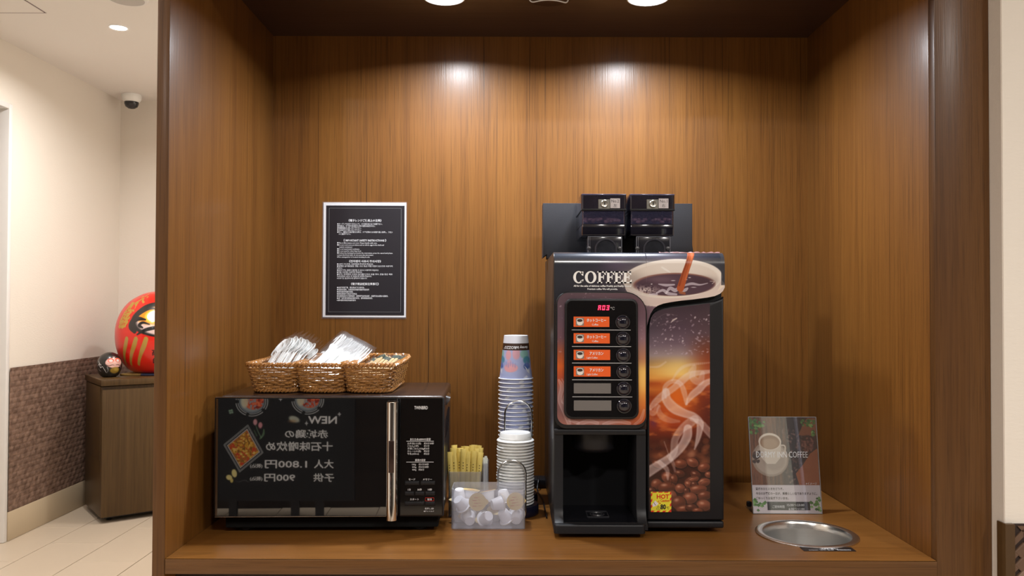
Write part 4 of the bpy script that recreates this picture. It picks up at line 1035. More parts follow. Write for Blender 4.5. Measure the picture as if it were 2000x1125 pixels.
# (pixel of the middle, depth inside the box, axis the lid faces)
CR = [(935, 979, .0165, (-.05, -1, .12), 'creamer cup with beige lid facing out at the box front, left of middle'),
      (1005, 977, .0165, (.25, -1, .05), 'creamer cup with beige lid facing out at the box front, right side'),
      (901, 982, .022, (.55, .5, -.75), 'creamer cup tipped on its side at the left end of the box'),
      (899, 966, .050, (0, .2, -1), 'upside-down creamer cup at the back left of the box'),
      (918, 1013, .024, (-.15, .95, .25), 'creamer cup with white base facing out at the box bottom, left'),
      (952, 1011, .024, (-.4, .8, -.5), 'creamer cup lying tilted at the bottom middle of the box'),
      (972, 984, .024, (.95, .35, .1), 'creamer cup lying sideways at the box middle beneath the rim'),
      (987, 1006, .026, (.5, .3, -.8), 'tilted creamer cup at the bottom right of the middle'),
      (1010, 1010, .026, (.1, .9, .4), 'creamer cup with base facing out at the bottom right corner'),
      (921, 968, .052, (.1, .1, 1), 'creamer cup standing at the back of the box, left of middle'),
      (955, 970, .054, (-.2, .2, 1), 'creamer cup at the back middle of the box behind the lids'),
      (985, 968, .054, (.2, .1, -1), 'upside-down creamer cup at the back right of the box'),
      (1010, 985, .055, (-.1, .3, 1), 'creamer cup in the back right corner of the box'),
      (900, 1010, .055, (.1, .3, 1), 'creamer cup in the bottom back left corner of the box'),
      (935, 1006, .056, (.1, .3, 1), 'creamer cup at the bottom back of the box, left of middle'),
      (968, 1006, .056, (.1, -.3, 1), 'creamer cup at the bottom back of the box, right of middle')]
for i, (px, py, dy, ax, lab) in enumerate(CR):
    o = kp if i == 0 else dup(kp); a = Vector(ax).normalized(); M = a.to_track_quat('Z', 'Y').to_matrix().to_4x4(); p = kpos(px, py, dy) - a * .011
    o.location = p; o.rotation_euler = M.to_euler(); tag(o, lab, 'creamer', 'creamer cups')

# ------------------------------------------------------------------ adapter and cord by the wall
ad = empty('power_adapter', (.062, 2.03, ZC), 'black power adapter at the wall behind the cup rack', 'adapter')
p0, p1 = at(1026, 952, 2.0), at(1068, 938, 2.0)
MB().rbox(p0.x, p1.x + .02, 1.995, 2.045, ZC + .0006, ZC + .022, .003).build('body', M_BLACK, ad)
MB().rbox(p0.x + .004, p0.x + .02, 1.994, 1.998, ZC + .008, ZC + .014, .001, 1).build('socket', M_BLACKS, ad)
pc = empty('power_cable', (.06, 1.9, ZC), 'thin black cord running along the counter beside the coffee machine', 'cord')
pts = [at(1052, 930, 2.03), at(1053, 946, 1.985)]; q = [pts[0], Vector((pts[1].x, 1.984, ZC + .024)), Vector((.062, 1.96, ZC + .0045)), atz(1061, 975, ZC + .0025), atz(1065, 992, ZC + .0025), Vector((.074, 1.72, ZC + .0025))]
MB().tube([Vector(v) for v in spline(q, 8)], .0018, 6).build('cable', M_BLACK, pc)
# ------------------------------------------------------------------ coffee machine
YF = 1.618
cm = empty('coffee_machine', (.25, 1.80, ZC), 'tall black self-serve coffee machine with coffee print and bean hoppers', 'coffee machine')
def fx(px, Y=YF, py=800): return at(px, py, Y).x
def fz(py, Y=YF): return at(1200, py, Y).z
XA, XB = fx(1083), fx(1414); XS = fx(1262)
ZTM = at(1240, 492.5, 1.635).z; RTOP = .026; YBK = 2.03; YH = 1.611
def yroll(z, y0): 
    d = np.clip((np.asarray(z) - (ZTM - RTOP)) / RTOP, 0, 1); return y0 + RTOP * (1 - np.sqrt(np.maximum(0, 1 - d * d)))
def prof(y0, z0, inset=0):
    P = [(y0, z0)] + [(float(yroll(z, y0)), z) for z in ZTM - inset - RTOP * (1 - np.sin(np.linspace(0, PI / 2, 9)))] + [(YBK, ZTM - inset), (YBK, z0)]
    return P
zb = ZC + .012; zc = fz(842)
MB().prism(prof(YF + .008, zc, .0008), XA + .003, XB - .002, 'x').build('upper_housing', M_BLACKS, cm)
MB().prism(prof(YH + .001, zb), XA - .0015, XA + .0025, 'x', .001).build('side_panel', mat('side_black', (.022, .021, .022, 1), .34, bump=.1, bscale=700), cm)
MB().rbox(XS - .002, XB - .002, YF + .008, YBK, zb, zc - .0005, .002).build('lower_housing', M_BLACKS, cm)
MB().rbox(XA + .003, XS - .0025, 1.735, YBK, zb, zc - .0005, .002).build('rear_housing', M_BLACKS, cm)
for x, y in ((XA + .03, 1.66), (XB - .03, 1.66), (XA + .03, 1.99), (XB - .03, 1.99)):
    MB().lathe([(.0001, .0004), (.014, .0004), (.015, .012)], (x, y, ZC), 18, cap=False).build('foot', M_BLACK, cm)
# ---- header: printed cover that rolls over the top edge
def hbot(px):
    return np.interp(px, [1083, 1262.0, 1262.01, 1266, 1270, 1276, 1284, 1295, 1310, 1330, 1350, 1380, 1395, 1405, 1411, 1414.5], [838, 838, 640, 624, 612, 602, 596, 592, 589, 586, 584, 580, 577, 572.5, 567, 560])
cv = Cv(1083, 492, 1414.5, 842, 1.5, (46, 49, 58))
cv.vgrad([[(492, (40, 46, 58)), (530, (50, 53, 62)), (600, (44, 44, 50)), (842, (24, 24, 28))], [(492, (40, 46, 60)), (530, (58, 56, 66)), (570, (60, 54, 64)), (600, (60, 50, 58)), (842, (30, 28, 30))],
          [(492, (46, 46, 62)), (530, (96, 82, 100)), (570, (130, 110, 126)), (610, (142, 112, 124)), (660, (120, 92, 104)), (700, (150, 90, 70)), (760, (190, 110, 50)), (842, (50, 30, 28))], [(492, (36, 40, 52)), (540, (52, 52, 60)), (842, (60, 52, 60))]])
cv.gau(1205, 515, 30, 18, (110, 92, 118), .55)
# cup: outer wall, rim, inside, coffee, pouring stream
cv.poly([(1218, 552), (1222, 566), (1236, 582), (1262, 596), (1300, 600), (1414, 585), (1416, 555), (1408, 545)], (222, 205, 198))
cv.gau(1330, 590, 60, 8, (200, 170, 165), .5)
cv.ell(1313, 543, 97, 38, (240, 232, 224), 1, 1, -.05)
cv.ell(1311, 546, 91, 34, (226, 214, 204), 1, 2, -.05)
cv.gau(1316, 520, 60, 14, (236, 228, 222), .7); cv.gau(1232, 545, 22, 16, (160, 148, 142), .75)
cv.rib([(1292, 521, 3), (1300, 526, 4), (1308, 531, 2)], (246, 242, 238), .8, 0)
cv.ell(1316, 554.5, 80, 22.5, (148, 104, 92), 1, 1.5, -.02); cv.ell(1317, 555.5, 77, 21, (84, 62, 74), 1, 2, -.02)
cv.gau(1290, 545, 30, 8, (120, 96, 108), .6); cv.gau(1370, 548, 25, 8, (70, 50, 58), .7); cv.gau(1262, 556, 18, 6, (62, 46, 56), .6)
n_ = cv.noise(3, 2, 4); cm_ = np.exp(-((cv.X - 1258) / 24) ** 2 - ((cv.Y - 566) / 7) ** 2); cv.put(cm_ * (n_ > .42), (216, 200, 196), .9)
for pts in ([(1286, 554, 2), (1300, 556, 5), (1316, 555, 3)], [(1300, 572, 3), (1308, 562, 6), (1318, 566, 7), (1326, 560, 5)], [(1282, 571, 3), (1294, 566, 5), (1304, 572, 6), (1320, 574, 4)], [(1334, 557, 3), (1350, 553, 5), (1366, 555, 3), (1381, 552, 1.5)], [(1330, 568, 4), (1338, 565, 6), (1342, 562, 3)], [(1268, 574, 3), (1282, 574, 4)]):
    cv.rib(pts, (226, 218, 230), .8, .2, 10)
for x, y, a, b in ((1346, 541, 2.5, .9), (1340, 545, 1.5, 1), (1272, 554, 1.6, 1), (1354, 560, 5, .7), (1314, 547, 4, .8)): cv.ell(x, y, a, b, (236, 230, 238), .8, .6)
cv.rib([(1386, 548, 1), (1394, 549, 1), (1390, 553, 1)], (246, 236, 226), .8, 0)
cv.rib([(1353, 490, 13), (1347, 505, 12), (1341, 522, 12), (1335, 540, 13), (1328, 562, 14)], (176, 86, 46), 1, 0, 16)
cv.rib([(1355, 490, 4), (1350, 506, 3), (1345, 522, 3), (1338, 545, 3)], (214, 120, 76), .7, 0, 12); cv.rib([(1348, 494, 2), (1341, 510, 3), (1334, 530, 3), (1326, 556, 4)], (132, 58, 30), .7, 0, 12)
cv.rib([(1328, 570, 6), (1336, 572, 5)], (170, 96, 60), .8, 0); cv.poly([(1406, 556), (1412, 554), (1413, 558), (1400, 568)], (236, 222, 206), .9)
cv.put((cv.X > 1407.5) * (cv.Y < 556) * 1.0, (60, 60, 66), .8)
PXr = np.linspace(1083, 1414.5, cv.w)[None, :].repeat(cv.h, 0); _k = int(np.searchsorted(PXr[0], 1262.0)); PXr[:, _k - 1] = 1262.0; PXr[:, _k] = 1262.02; Vr = np.linspace(0, 1, cv.h)[:, None]; PYr = 492 + Vr * (hbot(PXr) - 492)
ri = np.clip(((PYr - 492) / 350 * (cv.h - 1)), 0, cv.h - 1.001); i0 = ri.astype(int); f = (ri - i0)[..., None]; ci = np.arange(cv.w)[None, :].repeat(cv.h, 0)
cv.a = cv.a[i0, ci] * (1 - f) + cv.a[np.minimum(i0 + 1, cv.h - 1), ci] * f
zt_ = ZTM; zl = at(1240, 842, YH).z; z492 = ZTM
def hz(py): 
    zz = np.array([at(1240, p, YH).z for p in np.linspace(492, 842, 60)]); zz[0] = ZTM
    return np.minimum(np.interp(py, np.linspace(492, 842, 60), zz), ZTM)
def hfn(U, V):
    x = XA + (XB + .0008 - XA) * (PXr - 1083) / 331.5; z = hz(PYr); y = yroll(z, YH)
    return x, y, z
cv.mesh('header_print', hfn, M_PRINT, cm, smooth=False)
# skirt behind the print's lower edge
pxs = list(np.linspace(1262.2, 1414.5, 60)); sk = MB(); vs = []
for p in pxs:
    z = float(hz(np.array([hbot(p)]))[0]); x = XA + (XB + .0008 - XA) * (p - 1083) / 331.5; vs += [(x, YH + .0002, z), (x, YF + .009, z)]
sk.add(vs, [(2 * i, 2 * i + 1, 2 * i + 3, 2 * i + 2) for i in range(len(pxs) - 1)]); sk.build('header_edge', M_BLACK, cm)
# film edge standing up on top
fm = MB(); vs = []
for i in range(24):
    x = fx(1285 + 118 * i / 23, 1.66); h = .0022 * (.4 + random.random()); vs += [(x, 1.64 + .004 * random.random(), ZTM - .001), (x, 1.645 + .004 * random.random(), ZTM + h)]
fm.add(vs, [(2 * i, 2 * i + 1, 2 * i + 3, 2 * i + 2) for i in range(23)]); fm.build('film_edge', mat('film_edge', rgb(150, 110, 110), .3, var=.5, vscale=80), cm)
# ---- slab lettering of the header
sl = MB()
def Lr(*r):
    for a in r: sl.prism([(px_(a[0]), pz_(a[2])), (px_(a[1]), pz_(a[2])), (px_(a[1]), pz_(a[3])), (px_(a[0]), pz_(a[3]))], YH - .0007, YH - .0002)
def px_(p): return XA + (XB - XA) * (p - 1083) / 331
def pz_(p): return at(1180, p, YH).z
def Lp(pts): sl.prism([(px_(a), pz_(b)) for a, b in pts], YH - .0007, YH - .0002)
T0, T1 = 529.5, 552.5
def EF(x, e):
    Lr((x + 2.2, x + 7, T0, T1), (x, x + 9, T0, T0 + 2.4), (x, x + (17 if e else 9.5), T1 - 2.4, T1), (x + 7, x + 16, T0, T0 + 2.6), (x + 7, x + 11.5, 539.5, 542))
    Lp([(x + 16, T0), (x + 16.4, T0 + 7), (x + 14.6, T0 + 7), (x + 12.5, T0 + 2.6), (x + 12.5, T0)]); Lp([(x + 11.3, 536.5), (x + 12.8, 536.5), (x + 12.8, 545), (x + 11.3, 545)])
    if e: Lp([(x + 17, T1), (x + 17.6, T1 - 7), (x + 15.9, T1 - 7), (x + 13, T1 - 2.4), (x + 13, T1)])
def ringp(cx, cy, ro, rh, ri, rih, a0, a1, n=36):
    q = [a0 + (a1 - a0) * i / n for i in range(n + 1)]
    for i in range(n):
        a, b = q[i], q[i + 1]
        Lp([(cx + ro * math.cos(a), cy - rh * math.sin(a)), (cx + ro * math.cos(b), cy - rh * math.sin(b)), (cx + ri * math.cos(b), cy - rih * math.sin(b)), (cx + ri * math.cos(a), cy - rih * math.sin(a))])
ringp(1130, 541, 10.6, 12, 5.4, 9.8, math.radians(38), math.radians(322)); Lp([(1136.6, 530), (1139, 530), (1139, 538), (1136.2, 537.5), (1134, 533)]); Lp([(1136, 546), (1139.6, 545), (1138.6, 549), (1134, 551)])
ringp(1153.3, 541, 11.2, 12, 5.8, 9.8, 0, 2 * PI, 44)
EF(1166.3, 0); EF(1183, 0); EF(1199, 1); EF(1216, 1)
t = sl
t.text('All for the sake of delicious coffee Freshly put freshly ground', (px_(1120), YH - .0008, pz_(559.5)), (1, 0, 0), (0, 0, 1), .0046, px_(1232) - px_(1120), 'l', bold=.035)
t.text('Premium coffee We will provide.', (px_(1147), YH - .0008, pz_(565.5)), (1, 0, 0), (0, 0, 1), .0046, px_(1206) - px_(1147), 'l', bold=.035)
t.build('lettering', mat('header_white', (.92, .92, .92, 1), .4), cm, smooth=0)
# ---- door with the big picture
dp_ = [(1263.2, 1015.5), (1413.6, 1015.5), (1413.6, 578), (1408, 582), (1395, 587), (1350, 592), (1312, 597), (1296, 600), (1285, 604), (1277, 610), (1270, 622), (1266.5, 634), (1263.2, 652)]
MB().prism([(px_(a), at(1340, b, 1.612).z) for a, b in dp_], 1.6125, YF + .009, 'y', .0045, 3).build('door', M_BLACKS, cm)
MB().rbox(px_(1263.2), px_(1413.6), 1.613, YF + .009, ZC + .010, at(1340, 1017.5, 1.612).z, .004, 3).build('kick_plate', M_BLACKS, cm)
cv = Cv(1268, 588, 1386, 998, 1.6, (60, 40, 40))
cv.vgrad([[(588, (58, 46, 54)), (640, (82, 68, 80)), (675, (122, 104, 116)), (694, (160, 142, 142)), (706, (176, 140, 98)), (722, (226, 168, 84)), (738, (232, 160, 74)), (748, (176, 78, 32)), (760, (200, 110, 44)), (775, (150, 62, 26)), (800, (176, 70, 30)), (830, (140, 50, 26)), (860, (78, 30, 18)), (900, (56, 24, 16)), (998, (42, 20, 14))],
          [(588, (60, 46, 54)), (640, (84, 66, 78)), (670, (112, 92, 104)), (692, (158, 138, 138)), (710, (206, 170, 110)), (730, (238, 190, 104)), (745, (206, 110, 50)), (775, (196, 90, 32)), (800, (190, 84, 32)), (830, (150, 56, 26)), (858, (76, 28, 18)), (998, (44, 20, 14))],
          [(588, (62, 48, 56)), (650, (90, 68, 74)), (680, (116, 62, 44)), (710, (150, 70, 40)), (740, (176, 90, 60)), (770, (120, 46, 26)), (800, (92, 36, 24)), (840, (84, 34, 24)), (866, (52, 24, 18)), (998, (38, 18, 14))]])
cv.gau(1322, 722, 36, 16, (248, 214, 130), .55); cv.gau(1320, 775, 20, 22, (230, 110, 30), .6); cv.gau(1276, 824, 7, 10, (90, 40, 80), .6); cv.gau(1300, 820, 12, 14, (220, 100, 40), .5)
cv.put(np.clip(cv.noise(26, 10, 7) - .55, 0, 1) * 4 * (cv.Y > 735) * (cv.Y < 850), (226, 130, 60), .5)
rng = random.Random(8)
for k in range(120):
    x = rng.uniform(1268, 1384); y = 612 + 80 * rng.random() ** 1.1; r = rng.uniform(.4, 1.6)
    cv.ell(x, y, r * rng.uniform(1, 2.4), r, (196, 176, 190), rng.uniform(.15, .6), .8, rng.uniform(-1, 1))
cv.rib([(1310, 629, 1), (1315, 624, 3), (1321, 621, 2)], (216, 200, 196), .8, 0); cv.rib([(1270, 636, 1), (1282, 622, .8), (1300, 612, .8), (1322, 615, .8)], (190, 168, 170), .5, 0); cv.rib([(1290, 634, .8), (1310, 628, 1), (1332, 625, .8)], (170, 150, 160), .6, 0)
for x, y in ((1300, 661), (1309, 662), (1333, 665), (1357, 619), (1379, 623)): cv.ell(x, y, 1.6, 2.4, (216, 200, 206), .7, 1, .5)
# blurred far beans
for k in range(46):
    x = rng.uniform(1266, 1388); y = rng.uniform(858, 915); cv.ell(x, y, rng.uniform(5, 9), rng.uniform(4, 6), rng.choice([(110, 58, 36), (84, 40, 26), (140, 84, 56), (56, 24, 18)]), .55, 4, rng.uniform(-.6, .6))
cv.gau(1350, 885, 9, 10, (190, 130, 100), .5); cv.gau(1376, 900, 12, 10, (176, 104, 66), .5); cv.gau(1282, 890, 14, 8, (160, 90, 54), .5); cv.gau(1320, 870, 40, 5, (120, 60, 36), .4)
def bean(cx, cy, rx, ry, rot=0, c=(112, 62, 42), sh=1):
    cv.ell(cx + .8, cy + 1, rx + 1, ry + 1, (28, 12, 10), .95, 2, rot); cv.ell(cx, cy, rx, ry, c, 1, 1.4, rot)
    cv.ell(cx - rx * .22, cy - ry * .3, rx * .68, ry * .6, tuple(min(255, int(q * 1.4)) for q in c), .8, ry * .7, rot); cv.ell(cx - rx * .3, cy - ry * .42, rx * .26, ry * .2, (216, 170, 144), .6, ry * .3, rot)
    cv.ell(cx + rx * .3, cy + ry * .5, rx * .6, ry * .4, (60, 28, 20), .5, ry * .6, rot)
for b_ in ((1329, 905, 13, 9, 0), (1285, 905, 12, 8, .3), (1352, 902, 12, 9, .4), (1374, 912, 12, 9, -.3), (1383, 926, 7, 6), (1327, 924, 11, 7.5, .1), (1358, 926, 11, 8, .3), (1303, 931, 11, 10), (1282, 945, 11, 10, -.5), (1315, 936, 8, 11, .2), (1374, 941, 13, 8, -.2), (1352, 936, 13, 6, -.3), (1344, 945, 8, 7, .5), (1355, 945, 7, 6), (1302, 951, 18, 11, -.05), (1328, 953, 10, 9), (1362, 955, 18, 8.5, -.15), (1272, 958, 8, 8), (1312, 967, 9, 10), (1340, 958, 6, 7), (1375, 967, 14, 9, -.2), (1347, 972, 14, 11, -.1), (1288, 976, 12, 10), (1325, 981, 14, 13, -.3), (1374, 986, 14, 11, .1), (1337, 993, 17, 7, -.1), (1350, 990, 12, 7), (1362, 996, 10, 5)):
    bean(*b_[:4], b_[4] if len(b_) > 4 else 0, rng.choice([(84, 42, 28), (98, 52, 36), (70, 34, 24), (106, 58, 42)]))
cv.rib([(1340, 938, 1), (1350, 932, 1.4), (1358, 930, 1)], (40, 18, 12), .8, 0); cv.rib([(1308, 930, .8), (1312, 938, 1.2), (1310, 946, .8)], (40, 18, 12), .7, 0); cv.rib([(1345, 960, .8), (1360, 956, 1), (1376, 955, .8)], (46, 20, 14), .7, 0); cv.rib([(1366, 944, .8), (1372, 938, 1), (1384, 937, .8)], (46, 20, 14), .7, 0)
# smoke
SM = (236, 218, 216)
for pts, a in (([(1264, 922, 20), (1286, 908, 18), (1310, 892, 16), (1330, 872, 16), (1341, 852, 18), (1343, 836, 16)], .5), ([(1310, 895, 8), (1316, 880, 14), (1318, 858, 14), (1330, 838, 14), (1345, 826, 18), (1356, 818, 16)], .35), ([(1356, 876, 2), (1362, 858, 8), (1366, 838, 12), (1366, 824, 14), (1354, 812, 14), (1336, 806, 16), (1316, 796, 20), (1302, 780, 18), (1300, 764, 14)], .5), ([(1390, 848, 16), (1378, 836, 14), (1368, 824, 10), (1350, 818, 6)], .35), ([(1288, 792, 4), (1286, 800, 8), (1292, 812, 12), (1308, 820, 10), (1326, 822, 4)], .25),
               ([(1270, 796, 8), (1280, 784, 12), (1296, 770, 14), (1314, 758, 12), (1330, 744, 14), (1350, 730, 12), (1388, 724, 6)], .42), ([(1300, 776, 3), (1298, 756, 8), (1312, 744, 8), (1328, 748, 8), (1336, 766, 10), (1340, 788, 5)], .4), ([(1340, 788, 3), (1350, 772, 12), (1364, 760, 14), (1376, 748, 12), (1390, 742, 10)], .5), ([(1312, 742, 2), (1326, 722, 5), (1344, 712, 5), (1386, 707, 2)], .35), ([(1346, 724, 4), (1356, 714, 6), (1352, 736, 12), (1366, 744, 14), (1372, 728, 8)], .3), ([(1266, 800, 10), (1276, 806, 10), (1284, 792, 8)], .3), ([(1268, 716, 2), (1286, 715, 3), (1300, 706, 2)], .4), ([(1304, 935, 3), (1302, 916, 8), (1288, 902, 8)], .4), ([(1318, 920, 2), (1314, 904, 6), (1306, 890, 8)], .3), ([(1305, 885, 1), (1297, 862, 1)], .4)):
    cv.rib(pts, SM, min(.85, a * 1.35), .3, 12, 3.0)
def dtop(px): return np.interp(px, [1268, 1269, 1271, 1275, 1280, 1286, 1295, 1310, 1330, 1360, 1386], [640, 630, 621, 613.5, 609, 606, 603.5, 600.5, 598, 594.5, 591])
PX = np.linspace(1268, 1386, cv.w)[None, :].repeat(cv.h, 0); V_ = np.linspace(0, 1, cv.h)[:, None]; PY = dtop(PX) + V_ * (998 - dtop(PX))
ri = np.clip((PY - 588) / 410 * (cv.h - 1), 0, cv.h - 1.001); i0 = ri.astype(int); f = (ri - i0)[..., None]; ci = np.arange(cv.w)[None, :].repeat(cv.h, 0)
cv.a = cv.a[i0, ci] * (1 - f) + cv.a[i0 + 1, ci] * f
def plane_z(py, Y): 
    g = np.linspace(560, 1060, 90); return np.interp(py, g, [at(1240, p, Y).z for p in g])
cv.mesh('door_print', lambda U, V: (px_(PX), np.full_like(PX, 1.6119), plane_z(PY, 1.612)), M_PRINT, cm, smooth=False)
# ---- caution sticker
cv = Cv(1271, 959.5, 1310.5, 999, 4, (222, 210, 54))
for k in range(-1, 9):
    cv.put(((cv.Y < 961.5) & (np.abs((cv.X - cv.Y * -.7 - 1946 - k * 11.4) % 11.4 - 5.7) < 2.6)) * 1.0, (205, 42, 24))
cv.put(((cv.Y > 996.2) & ((cv.X + cv.Y) % 11.4 < 6)) * 1.0, (205, 42, 24)); cv.put(((cv.X < 1273.6) & ((cv.Y + cv.X) % 11.4 < 5.6)) * 1.0, (205, 42, 24)); cv.put(((cv.X > 1307.6) & ((cv.Y + cv.X) % 11.4 < 5.6)) * 1.0, (205, 42, 24)); cv.put(((cv.Y < 961.3) & ((cv.X + cv.Y) % 11.4 < 6)) * 1.0, (205, 42, 24))
cv.poly([(1273.6, 984), (1279.4, 976.6), (1285.6, 982.5), (1282, 986.5), (1276, 988.6), (1274.3, 987.6)], (226, 216, 220)); cv.rib([(1276.6, 980.5, .6), (1278.3, 983.4, .8), (1280.6, 985.6, .6)], (50, 40, 40), 1, 0)
cv.rib([(1284, 979, .6), (1286.6, 977.6, 1.6)], (180, 40, 24), 1, 0); cv.rib([(1286, 980.6, .6), (1289, 982, 1.8)], (180, 40, 24), 1, 0)
cv.rib([(1281.5, 993.6, .5), (1285.3, 987, .5), (1289, 993.6, .5), (1281.5, 993.6, .5)], (90, 80, 20), 1, 0); cv.rib([(1285.3, 989, .7), (1285.3, 992.5, .5)], (60, 50, 20), 1, 0)
sx0, sx1, sz0, sz1 = px_(1271), px_(1310.5), at(1290, 999, 1.612).z, at(1290, 959.5, 1.612).z
MB().box(sx0, sx1, 1.6113, 1.6117, sz0, sz1).build('sticker', mat('sticker_yellow', rgb(222, 210, 54), .5), cm)
cv.mesh('sticker_print', lambda U, V: (sx0 + (sx1 - sx0) * U, np.full_like(U, 1.6111), sz1 + (sz0 - sz1) * V), M_PRINTM, cm, smooth=False)
def st_(s, px, py, h, w_, m, al='l', bold=.02):
    return m.text(s, (px_(px), 1.6108, at(1290, py, 1.612).z), (1, 0, 0), (0, 0, 1), h * .00101, w_ * .00101, al, bold=bold)
m = MB(); st_('HOT', 1294.2, 972.6, 11.5, 24, m, 'c', .035); st_('Caution', 1298, 978.8, 7, 17, m, 'c', .02); m.build('red_lettering', M_RED, cm, smooth=0)
m = MB(); st_('80', 1294.6, 993.2, 13, 10.6, m, 'c', .04); st_('℃', 1303.6, 993.2, 6.5, 5, m, 'c', .01); m.build('black_lettering', mat('ink_black', (.012, .012, .012, 1), .5), cm, smooth=0)

# ---- control module
YC = 1.598
def cz(py): return at(1170, py, YC).z
def cx(px): return at(px, 700, YC).x
def rr_px(x0, x1, y0, y1, rtl, rtr, rbr, rbl, n=8):
    """rounded rectangle in picture rows (y down), counter-clockwise from bottom left"""
    return [(a, -b) for a, b in rrect(x0, x1, -y1, -y0, (rbl, rbr, rtr, rtl), n)]
MB().prism([(cx(a), cz(b)) for a, b in rr_px(1085, 1264.5, 569, 838, 26, 44, 22, 22)], YC, YF + .010, 'y', .003, 3).build('control_housing', M_BLACK, cm)
cv = Cv(1089, 571.5, 1261.5, 829, 1.5, (80, 60, 70))
cv.vgrad([[(571, (92, 74, 82)), (620, (98, 78, 90)), (660, (108, 78, 88)), (690, (160, 84, 56)), (715, (206, 96, 42)), (735, (180, 80, 50)), (760, (150, 100, 92)), (800, (120, 84, 84)), (829, (150, 100, 90))], [(571, (104, 82, 90)), (640, (96, 78, 92)), (829, (170, 120, 110))],
          [(571, (98, 74, 82)), (620, (110, 84, 96)), (660, (146, 112, 122)), (700, (190, 130, 96)), (725, (246, 190, 96)), (745, (250, 170, 70)), (790, (214, 120, 56)), (829, (160, 70, 40))]])
for k in range(90):
    x = rng.uniform(1089, 1261); y = rng.uniform(572, 690); r = rng.uniform(.4, 1.5); cv.ell(x, y, r * rng.uniform(1, 2), r, (190, 166, 180), rng.uniform(.15, .5), .8, rng.uniform(-1, 1))
for pts in ([(1092, 742, 4), (1098, 756, 8), (1094, 780, 8), (1102, 800, 10), (1112, 826, 8)], [(1098, 740, 2), (1106, 760, 5), (1100, 785, 6)], [(1130, 829, 8), (1150, 822, 8), (1168, 826, 6)], [(1180, 828, 6), (1205, 821, 9), (1230, 826, 6)], [(1112, 820, 4), (1130, 826, 6)], [(1240, 828, 4), (1252, 818, 6), (1258, 800, 4)]): cv.rib(pts, (224, 204, 206), .45, .5, 10)
cv.gau(1256, 744, 10, 24, (255, 216, 130), .6)
def xr_(py):   # rounded ends of the printed surround
    l = np.full_like(py, 1089.0); r = np.full_like(py, 1261.5)
    def arc(py, yc, rr, top): d = np.clip((yc - py) if top else (py - yc), 0, rr); return rr - np.sqrt(np.maximum(0, rr * rr - d * d))
    l = l + arc(py, 571.5 + 22, 22, True) + arc(py, 829 - 18, 18, False); r = r - arc(py, 571.5 + 40, 40, True) - arc(py, 829 - 18, 18, False); return l, r
PYc = np.linspace(571.5, 829, cv.h)[:, None].repeat(cv.w, 1); l, r = xr_(PYc); PXc = l + (r - l) * np.linspace(0, 1, cv.w)[None, :]
ci = np.clip((PXc - 1089) / 172.5 * (cv.w - 1), 0, cv.w - 1).round().astype(int); cv.a = cv.a[np.arange(cv.h)[:, None].repeat(cv.w, 1), ci]
gz = np.linspace(560, 850, 60); gv = [cz(p) for p in gz]
cv.mesh('surround_print', lambda U, V: (cx(1089) + (PXc - 1089) / 172.5 * (cx(1261.5) - cx(1089)), np.full_like(PXc, YC - .0006), np.interp(PYc, gz, gv)), M_PRINT, cm, smooth=False)
YP2 = 1.5895
def qx(px): return at(px, 700, YP2).x
def qz(py): return at(1170, py, YP2).z
def tp_(a, b): k = (b - 583) / 235; return (a + (-1 + 2.2 * k if a > 1176 else .5 * (1 - 2 * k) * 1.5), b)
MB().prism([(qx(a), qz(b)) for a, b in (tp_(*p) for p in rr_px(1103, 1247.5, 583, 818.5, 13, 13, 16, 16))], YP2, YC + .001, 'y', .0028, 3).build('control_panel', M_BLACK, cm)
MB().prism([(qx(a), qz(b)) for a, b in (tp_(*p) for p in rr_px(1107, 1243.5, 587, 814, 10, 10, 13, 13))], YP2 - .0006, YP2 + .002, 'y', .0004, 1).build('panel_window', mat('panel_gloss', (.006, .006, .007, 1), .05, ior=1.7), cm)
YO = YP2 - .0009
rows = (628, 660.3, 692.6, 725, 758, 791.5)
M_OR = mat('orange_label', rgb(232, 96, 36), .4, coat=.4); M_GL = mat('grey_label', rgb(112, 108, 106), .35, coat=.6, coat_r=.05); M_ORP = mat('faded_orange_label', rgb(236, 124, 76), .4, coat=.4)
tx = MB(); pic = MB(); cup = MB(); cof = MB()
